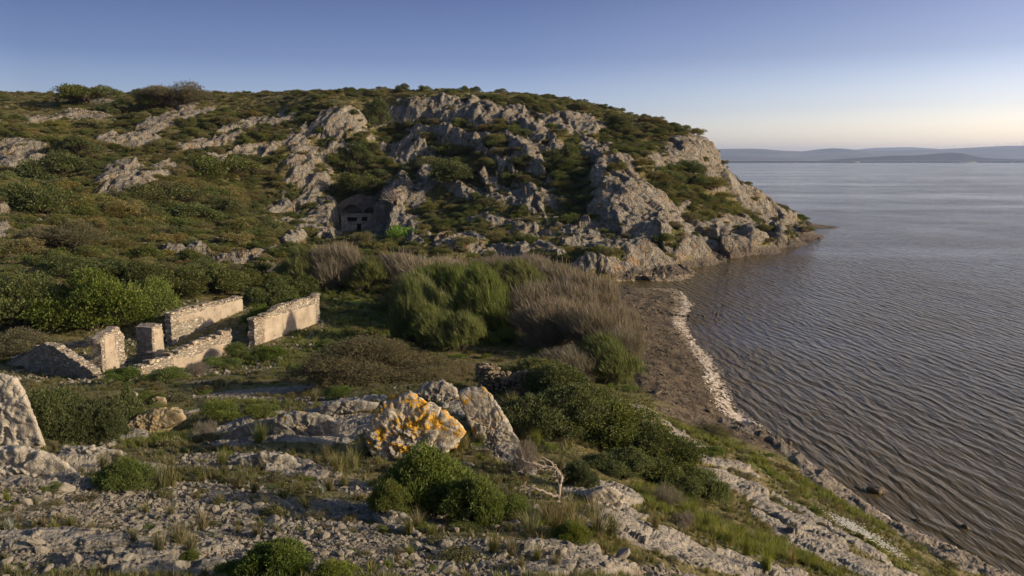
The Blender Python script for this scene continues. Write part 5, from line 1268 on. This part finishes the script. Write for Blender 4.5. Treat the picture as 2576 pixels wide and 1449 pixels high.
def caps_me(name, L, T, top, mat, seed=0, s=.34, over=.06, h=.16, step=0.0):
    """flat stones laid along the top of a wall"""
    r = np.random.default_rng(seed); bm = bmesh.new(); x = 0; tx = [p[0] for p in top]; tz = [p[1] for p in top]
    while x < L - .08:
        w = min(s * r.uniform(.7, 1.4), L - x)
        if r.random() < .15: x += w; continue
        rows_ = [(-over, T * .5), (T * .5, T + over)] if r.random() < .6 else [(-over, T + over)]
        for y0, y1 in rows_:
            z0 = np.interp(x + w / 2, tx, tz) + r.normal() * .05 - .05; sl = (np.interp(x + w, tx, tz) - np.interp(x, tx, tz)) * (1 - step)
            vs = []
            hh_ = h * r.uniform(.7, 1.3)
            for k in range(8):
                a, b, c = k & 1, (k >> 1) & 1, k >> 2
                vs.append(bm.verts.new((x + .012 + a * (w - .024) + r.normal() * .02, y0 + b * (y1 - y0 - .02) + r.normal() * .02, z0 + (a - .5) * sl + c * hh_ + r.normal() * .015)))
            for f in ((0, 2, 3, 1), (4, 5, 7, 6), (0, 1, 5, 4), (2, 6, 7, 3), (0, 4, 6, 2), (1, 3, 7, 5)): bm.faces.new([vs[k] for k in f])
        x += w
    bmesh.ops.bevel(bm, geom=bm.edges[:], offset=.025, segments=1, affect='EDGES')
    me_ = bpy.data.meshes.new(name); bm.to_mesh(me_); bm.free(); me_.materials.append(mat); return me_
def wall(name, A, B, T, top, label, panels=(), caps=True, seed=0, capkw={}, **kw):
    """A -> B on plan; the face looked at is on the right-hand side of that direction"""
    A = np.array(A, float); B = np.array(B, float); L = np.linalg.norm(B[:2] - A[:2]); ang = math.atan2(B[1] - A[1], B[0] - A[0])
    e = obj(name, None, loc=(A[0], A[1], A[2]), rotz=ang); tag(e, label, 'wall')
    top = [(t * L, z) for t, z in top]
    obj('stonework', wall_me('stonework', L, T, top, M['masonry'], seed=seed, **kw), parent=e)
    for i, (pn, lab) in enumerate(panels):
        f0 = pn[4]
        o = obj('plaster', panel_me('plaster', L, (pn[0] * L, pn[1] * L, pn[2], pn[3], (lambda X, Z, f0=f0, L=L: f0(X / L, Z))), pn[5] if len(pn) > 5 else 0, .035, M['plaster'], seed + i, side=pn[6] if len(pn) > 6 else -1), parent=e)
        if lab: o['label'] = lab
    if caps: obj('capping', caps_me('capping', L, T, top, M['capping'], seed, **capkw), parent=e)
    return e
# right-hand tall wall
A = at(640, 862, 64.0); B = at(806, 805, 74.5); Zt = lambda q, Y: at(*q, Y)[2]
def topz(P, qx, qy): return at(qx, qy, P[1])[2] - P[2]
gA, gB = topz(A, 632, 806), at(806, 744, 74.5)[2] - A[2]
tpf = [(0, gA), (.3, gA * .7 + gB * .3 + .05), (.32, gA * .7 + gB * .3 + .32), (.9, gB + .02), (.92, gB - .25), (.94, gB + .2), (1, gB + .05)]
inner = lambda X, Z: np.minimum.reduce([(X - .13) * 9, (.92 - X) * 9, np.interp(X, [0, 1], [gA - .15, gB - .62]) - Z, Z + 1.3])
wall('ruined_wall', A, B, .55, tpf, 'tall smooth-plastered wall at the right end of the ruin, tree shadow on it', [((.05, .98, -1.2, 4.2, inner), None)], seed=4, endrag=(.25, .12), capkw=dict(h=.16, over=.08))
# long back wall
A2 = at(432, 862, 66.5); B2 = at(612, 800, 76.0); g0, g1 = topz(A2, 418, 790), at(600, 742, 76)[2] - A2[2]
tp2 = [(0, g0), (.5, g0 * .45 + g1 * .55), (.62, g0 * .38 + g1 * .62), (.64, g0 * .36 + g1 * .64 - .2), (1, g1 - .1)]
in2 = lambda X, Z: np.minimum(np.minimum((X - .09) * 9, (1.0 - X) * 9), np.maximum(np.minimum(np.interp(X, [0, 1], [g0 - .35, g1 - .5]) - Z, Z - np.interp(X, [0, 1], [g0 - 1.0, g1 - 1.1])), np.minimum((X - .42) * 9, np.minimum(np.interp(X, [0, 1], [g0, g1]) - .35 - Z, Z + 2))))
wall('ruined_wall', A2, B2, .6, tp2, 'long back wall with a sloping stone cap and patchy plaster', [((.0, 1.0, -.6, 4.2, in2), None)], seed=6, endrag=(.12, .3), capkw=dict(h=.13, over=.12, s=.5))
# stepped front wall
A3 = at(330, 958, 53.0); B3 = at(585, 893, 62.5); h0, h1 = topz(A3, 330, 945), at(585, 832, 62.5)[2] - A3[2]
tp3 = [(0, h0), (.08, h0 + .25), (.99, h1), (1, h1)]
in3 = lambda X, Z: np.minimum(np.minimum((X - .30) * 8, (.985 - X) * 9), np.interp(X, [.4, .55, .74, .76, 1], [h0 + .35, h0 * .45 + h1 * .55 - .55, h0 * .2 + h1 * .8 - .75, h0 * .2 + h1 * .8 - .45, h1 - .95]) - Z)
wall('ruined_wall', A3, B3, .62, tp3, 'front wall whose broken top rises in steps to the right', [((.38, .99, -1.2, 3.2, in3), None)], seed=9, endrag=(.0, .2), capkw=dict(h=.24, over=.05, s=.42, step=1.0))
# free-standing pier
A4 = at(385, 898, 60.6); B4 = A4 + unit(B2 - A2) * 1.25; B4[2] = A4[2]; hp = topz(A4, 385, 826)
wall('ruined_pier', A4, B4, 1.5, [(0, hp), (.5, hp + .12), (1, hp)], 'square free-standing pier in the middle of the ruin', [((.12, 1, -.8, 4, lambda X, Z: np.minimum.reduce([(X - .12) * 3, (.97 - X) * 3, hp - .12 - Z])), None)], caps=False, seed=12, endrag=(.10, .05), rough=.07)
# left pier with the lintel running to the gable
A5 = at(258, 932, 56.4); B5 = at(318, 918, 59.2); B5[2] = A5[2]; h5 = topz(A5, 250, 850)
wall('ruined_wall', A5, B5, .75, [(0, h5 - .1), (.5, h5 + .25), (.8, h5 + .3), (1, h5 - .3)], 'short plastered wall left of the pier, broken window hole at its top', [((.1, .8, -.8, 4, lambda X, Z: np.minimum.reduce([(X - .14) * 3, (.70 - X - .06 * Z) * 3, np.interp(X, [0, 1], [h5 - .15, h5 + .2]) - Z])), None)], caps=False, seed=15, endrag=(.12, .3), rough=.07)
# gable wall with its sloping top
A6 = at(-10, 935, 60.5); B6 = at(246, 952, 53.2); A6[2] = 1.2; pk_ = at(118, 862, 56.8)
L6 = np.linalg.norm((B6 - A6)[:2]); tpk = np.dot((pk_ - A6)[:2], (B6 - A6)[:2]) / L6**2; hk = pk_[2] - A6[2]
zl = at(-10, 925, 60.5)[2] - A6[2]; zr = at(246, 948, 53.2)[2] - A6[2]
wall('gable_wall', A6, B6, .7, [(0, zl), (tpk, hk), (tpk + .08, hk - .1), (1, zr)], 'triangular gable wall with its shaded face towards the viewer', [((.0, .6, -.8, 4, lambda X, Z: np.minimum.reduce([(.36 - X) * 9, np.interp(X, [0, tpk], [zl, hk]) - .3 - Z])), 'shaded plaster on the left half of the gable')], seed=18, rough=.05, capkw=dict(h=.10, over=.03, s=.36))
# lintel course from gable to short wall
a7 = at(160, 873, 57.6); b7 = at(300, 838, 61.2); dv = b7 - a7; L7 = np.linalg.norm(dv)
e = obj('lintel_course', None, loc=a7, rotz=math.atan2(dv[1], dv[0])); tag(e, 'thin course of stones bridging gable and short wall over the window hole', 'wall')
obj('stonework', wall_me('stonework', math.hypot(dv[0], dv[1]), .4, [(0, 0), (math.hypot(dv[0], dv[1]), dv[2])], M['masonry'], bot=-.28, seed=22, rough=.04), parent=e)
obj('capping', caps_me('capping', math.hypot(dv[0], dv[1]), .4, [(0, 0), (math.hypot(dv[0], dv[1]), dv[2])], M['capping'], 23, s=.4, h=.1, over=.12), parent=e)
a8 = at(205, 905, 56.9)
e = wall('ruined_wall', a8 - [1.8, .9, .6], a8 + [.25, .1, -.6], .6, [(0, 1.6), (1, .9)], 'low broken stub between the gable and the window hole', caps=False, seed=25, endrag=(0, .3))

# fallen stones about the walls
x, y, z, r = scatter(9000, 50, 78, lambda x, y, r: (x < -16.5) & (x > -37) & (r.random(len(x)) < .5 + fbm(x / 2, y / 2, None, 2)), ulo=-.66, uhi=-.2, seed=33)
sz = np.exp(r.normal(size=len(x)) * .5) * .09; nn = len(x)
gn_scatter('fallen_rubble', stn, np.stack([x, y, z + sz * .2], 1), np.stack([r.normal(size=nn) * .5, r.normal(size=nn) * .5, r.uniform(0, 6.28, nn)], 1), np.repeat(sz[:, None], 3, 1), r.integers(0, 6, nn))

# ------------------------------------------------------------------ walled cave
CB = at(905, 587, 173.0); e = obj('cave_house', None, loc=(CB[0], CB[1], CB[2] - .1)); tag(e, 'stone front with two windows and a door walled into the shaded cave', 'house')
Wd, Ht = 8.6, 5.0
sc_ = K * 173 / FPX
def cx(q): return (q - 905) * sc_
def chz(q): return (587 - q) * sc_ + .1
ops_ = [(cx(874), cx(899), chz(557), chz(548 - 1.5)), (cx(911), cx(925), chz(556), chz(546)), (cx(898), cx(909), .0, chz(563))]
xsx = sorted({-4.0, 4.0, *[o_[0] for o_ in ops_], *[o_[1] for o_ in ops_]}); zsx = sorted({-.5, chz(538), *[o_[2] for o_ in ops_], *[o_[3] for o_ in ops_]})
bm = bmesh.new()
for a in range(len(xsx) - 1):
    for b in range(len(zsx) - 1):
        mx_, mz_ = (xsx[a] + xsx[a + 1]) / 2, (zsx[b] + zsx[b + 1]) / 2
        if any(o_[0] < mx_ < o_[1] and o_[2] < mz_ < o_[3] for o_ in ops_): continue
        vs = [bm.verts.new((xx, yy, zz)) for yy in (0, .6) for xx, zz in ((xsx[a], zsx[b]), (xsx[a + 1], zsx[b]), (xsx[a + 1], zsx[b + 1]), (xsx[a], zsx[b + 1]))]
        for f in ((0, 1, 2, 3), (7, 6, 5, 4), (0, 4, 5, 1), (1, 5, 6, 2), (2, 6, 7, 3), (3, 7, 4, 0)): bm.faces.new([vs[k] for k in f])
bmesh.ops.remove_doubles(bm, verts=bm.verts[:], dist=.001)
dup_ = {}
for f in bm.faces: dup_.setdefault(tuple(sorted(v.index for v in f.verts)), []).append(f)
bm.verts.index_update(); dup_ = {}
for f in bm.faces: dup_.setdefault(tuple(sorted(v.index for v in f.verts)), []).append(f)
bmesh.ops.delete(bm, geom=[f for fs in dup_.values() if len(fs) > 1 for f in fs], context='FACES')
me_ = bpy.data.meshes.new('stonework'); bm.to_mesh(me_); bm.free(); me_.materials.append(M['cavemason']); obj('stonework', me_, parent=e)
def box(name, x0, x1, y0, y1, z0, z1, mat, parent):
    v = np.array([(x, y, z) for z in (z0, z1) for y in (y0, y1) for x in (x0, x1)]); f = np.array([[0, 2, 3, 1], [4, 5, 7, 6], [0, 1, 5, 4], [2, 6, 7, 3], [0, 4, 6, 2], [1, 3, 7, 5]])
    return obj(name, mesh_np(name, v, f, mat), parent=parent)
for i, (x0, x1, z0, z1) in enumerate(ops_):
    nm = 'doorway' if i == 2 else 'window'
    w_ = box(nm, x0, x1, .45, .5, z0, z1, M['interior'], e)
    box('lintel', x0 - .25, x1 + .25, -.06, .3, z1 + .002, z1 + .28, M['cavemason'], w_)
    if i < 2: box('sill', x0 - .15, x1 + .15, -.05, .3, z0 - .16, z0 - .002, M['cavemason'], w_)
box('string_course', -4.02, 4.02, -.09, .2, chz(541), chz(538) + .06, M['cavemason'], e)
# vaulted back of the cave above the masonry
def vault():
    n = 60; m = 24; V = []; F = []
    N = NT('cave_rock'); P = N.coord((1, 1, 1)); nn_ = N.noise(P, 1.2, 6, .65)
    N.bsdf(N.ramp(nn_, [(.35, (.10, .085, .07)), (.65, (.20, .17, .14))]), .95, N.bump(nn_, 1, .15), .2)
    xs = np.linspace(-4.4, 4.6, n); zs = np.linspace(0, 1, m); zb = chz(538) - .2
    X, T = np.meshgrid(xs, zs, indexing='ij'); zt = 8.2 - .10 * X**2; Z = zb + (zt - zb) * T; arch = np.sqrt(np.maximum(0, 1 - ((X + 1.6) / 2.1)**2)) * 2.0; arch2 = np.sqrt(np.maximum(0, 1 - ((X - 2.3) / 1.3)**2)) * 1.3
    ins = np.maximum(sstep(-.05, .12, (zb + arch) - Z) * (arch > 0), sstep(-.05, .12, (zb + arch2) - Z) * (arch2 > 0))
    Yv = .3 + 2.0 * ins - .9 * T**2 + .16 * fbm(X, Z, None, 3)
    i = np.arange(n * m).reshape(n, m); q = np.stack([i[:-1, :-1], i[1:, :-1], i[1:, 1:], i[:-1, 1:]], -1).reshape(-1, 4)
    obj('vault', mesh_np('vault', np.stack([X, Yv, Z], -1).reshape(-1, 3), q, N.m, True), parent=e)
vault()

# ------------------------------------------------------------------ far shore, hills and wind turbines
def mat_far(name, a, b, s):
    N = NT(name); P = N.coord(which='World'); n = N.noise(P, s, 6, .6); N.bsdf(N.ramp(n, [(.35, a), (.65, b)]), .95, None, .1); return N.m
MF = mat_far('hazed_far_scrub', (.11, .115, .10), (.21, .20, .17), .002)  # scrub tones lightened, so extra distance haze is painted into the hills
MS = mat_far('far_sand', (.22, .19, .14), (.34, .30, .24), .01)
def ridge(name, prof, Y, depth, mat, seed, rough=6, n=700, cut=None):
    """profile of survey bearings, built as a rounded range of real depth"""
    qx = np.array([p[0] for p in prof], float); zz = np.array([at(p[0], p[1], Y)[2] for p in prof]); xx = np.array([at(p[0], p[1], Y)[0] for p in prof])
    X = np.linspace(xx[0], xx[-1], n); Zt_ = np.interp(X, xx, zz); ker = np.ones(9) / 9; Zt_ = np.convolve(np.pad(Zt_, 4, 'edge'), ker, 'valid')
    t = np.linspace(-1, 1, 25); XX_, TT = np.meshgrid(X, t, indexing='ij'); pr = np.cos(TT * math.pi / 2)**1.2
    Zg = np.maximum(Zt_[:, None], 0) * pr + rough * fbm(XX_ / (depth * .35), TT * 3 + seed, None, 4) * np.minimum(1, pr * 2) * (Zt_[:, None] > 1) * (1 - np.exp(-np.abs(TT) * 6)) - .8 * (np.abs(TT) > .99)
    i = np.arange(Zg.size).reshape(Zg.shape); q = np.stack([i[:-1, :-1], i[1:, :-1], i[1:, 1:], i[:-1, 1:]], -1).reshape(-1, 4)
    o = obj(name, mesh_np(name, np.stack([XX_, Y + TT * depth, Zg - .3], -1).reshape(-1, 3), q, mat, True)); tag(o, kind='structure'); return o
ridge('far_hills', [(900,384),(1400,383),(1700,377),(1850,374),(1900,374),(1950,379),(2020,381),(2060,376),(2085,372),(2110,375),(2150,379),(2250,379),(2350,376),(2450,371),(2520,367),(2600,366),(2700,369),(3200,376),(4200,384)], 14000, 2500, MF, 1, 20)
ridge('far_mountain', [(1900,392),(2050,385),(2150,377),(2200,372),(2290,370),(2340,373),(2400,380),(2500,388),(2600,392)], 19500, 1500, MF, 2, 10)
ridge('far_low_hills', [(1500,400),(1800,393),(1900,392),(1940,396),(2000,395),(2060,397),(2090,401),(2120,402),(2500,402),(2560,398),(2700,395),(3400,396)], 10800, 700, MF, 3, 4)
ridge('far_island', [(2060,404.6),(2110,400),(2180,396),(2250,391),(2300,391),(2340,388),(2390,383.5),(2410,385),(2440,393),(2470,397),(2520,399.5),(2560,401),(2600,404.6)], 9500, 600, mat_far('island_scrub', (.022, .024, .014), (.055, .052, .032), .01), 4, 6)
ridge('sand_spit', [(1200,404.6),(1700,404.4),(2200,404.5),(2576,404.3),(3400,404.6)], 9000, 200, MS, 5, .2)
ridge('dark_spit', [(1200,405.6),(1700,405.5),(1900,405.2),(2200,405.6),(2576,405.0),(3400,405.5)], 8000, 60, mat_far('spit_scrub', (.012, .013, .009), (.03, .028, .018), .05), 6, .1)
M['white'] = NT('white_paint').m; N = NT('turbine_white'); N.bsdf((.7, .7, .7), .5); M['white'] = N.m
def turbine(qx, qyb, hq, i):
    Y = 13600; b = at(qx, qyb, Y); h = hq * K * Y / FPX; e_ = obj('wind_turbine', None, loc=b - [0, 0, 25]); tw = np.array([[0, 0, 0], [0, 0, h + 25.]])
    tag(e_, 'tiny white wind turbine on the far hills at the right', 'wind turbine', 'wind turbines on the far hills')
    obj('tower', mesh_np('tower', *tube(tw, np.array([4.5, 3.0]), 8), M['white'], True), parent=e_)
    box('nacelle', -3, 3, -9, 5, h + 22, h + 28, M['white'], e_)
    r = np.random.default_rng(i); a0 = r.uniform(0, 2)
    V = []
    for k in range(3):
        a = a0 + k * 2.094; d = np.array([math.cos(a), 0, math.sin(a)]); c = np.array([0, -11, h + 25.])
        bl = tube(np.array([c, c + d * h * .16, c + d * h * .45]), np.array([2.6, 3.0, .8]), 5); obj('blade', mesh_np('blade', *bl, M['white'], True), parent=e_)
for i, (qx, qyb, hq) in enumerate([(2358,376,7),(2378,375,7),(2400,375,8),(2424,374,7),(2434,373,9),(2442,373,8),(2458,373,9),(2480,372,9),(2506,372,8),(2512,371,8),(2531,371,9),(2543,370,8),(2556,370,9),(2571,369,11)]): turbine(qx, qyb, hq, i)
# low buildings and trees on the spit
def far_house(qx, w, hq, Y, label):
    b = at(qx, 407, Y); W2 = w * K * Y / FPX / 2; h = hq * K * Y / FPX; e_ = obj('far_building', None, loc=(b[0], Y, 1.0)); tag(e_, label, 'building')
    N_ = M['timber']; box('wall', -W2, W2, 0, 8, 0, h * .75, M['masonry'], e_)
    v = np.array([(-W2 - .4, -.4, h * .75), (W2 + .4, -.4, h * .75), (W2 + .4, 8.4, h * .75), (-W2 - .4, 8.4, h * .75), (-W2 - .4, 4, h), (W2 + .4, 4, h)]); f = np.array([[0, 1, 5, 4], [2, 3, 4, 5], [0, 4, 3, 3], [1, 2, 5, 5]])
    bm_ = bmesh.new(); vv = [bm_.verts.new(p) for p in v]
    for q in ([0, 1, 5, 4], [2, 3, 4, 5], [0, 4, 3], [1, 2, 5]): bm_.faces.new([vv[k] for k in q])
    m_ = bpy.data.meshes.new('roof'); bm_.to_mesh(m_); bm_.free(); m_.materials.append(M['timber']); obj('roof', m_, parent=e_)
far_house(2156, 12, 3.4, 7940, 'small dark building on the spit left of the island')
far_house(2435, 44, 3.0, 7940, 'long low dark building on the spit right of the island top')
for i, (qx, w) in enumerate([(1976,9),(2003,9),(2057,7),(2118,10),(2400,12),(2545,12),(2570,9),(2300,8)]):
    b = at(qx, 405, 7930); rx = w * K * 7930 / FPX / 2
    plant('hill', (b[0], 7930, .0), rx, rx * .55, name='far_tree', cat='tree', group='clumps of trees on the spit', label='tiny dark clump of trees on the far spit', k=i)

# ------------------------------------------------------------------ air
N = NT('sea_haze'); pv = N.n('ShaderNodeVolumePrincipled'); pv.inputs['Color'].default_value = (.52, .69, 1.0, 1); pv.inputs['Density'].default_value = HAZE; pv.inputs['Anisotropy'].default_value = .3
N.link(pv.outputs[0], N.out.inputs[1])
hz = box('haze', -29000, 29000, -2500, 24000, -16, 385, N.m, None); tag(hz, kind='stuff')
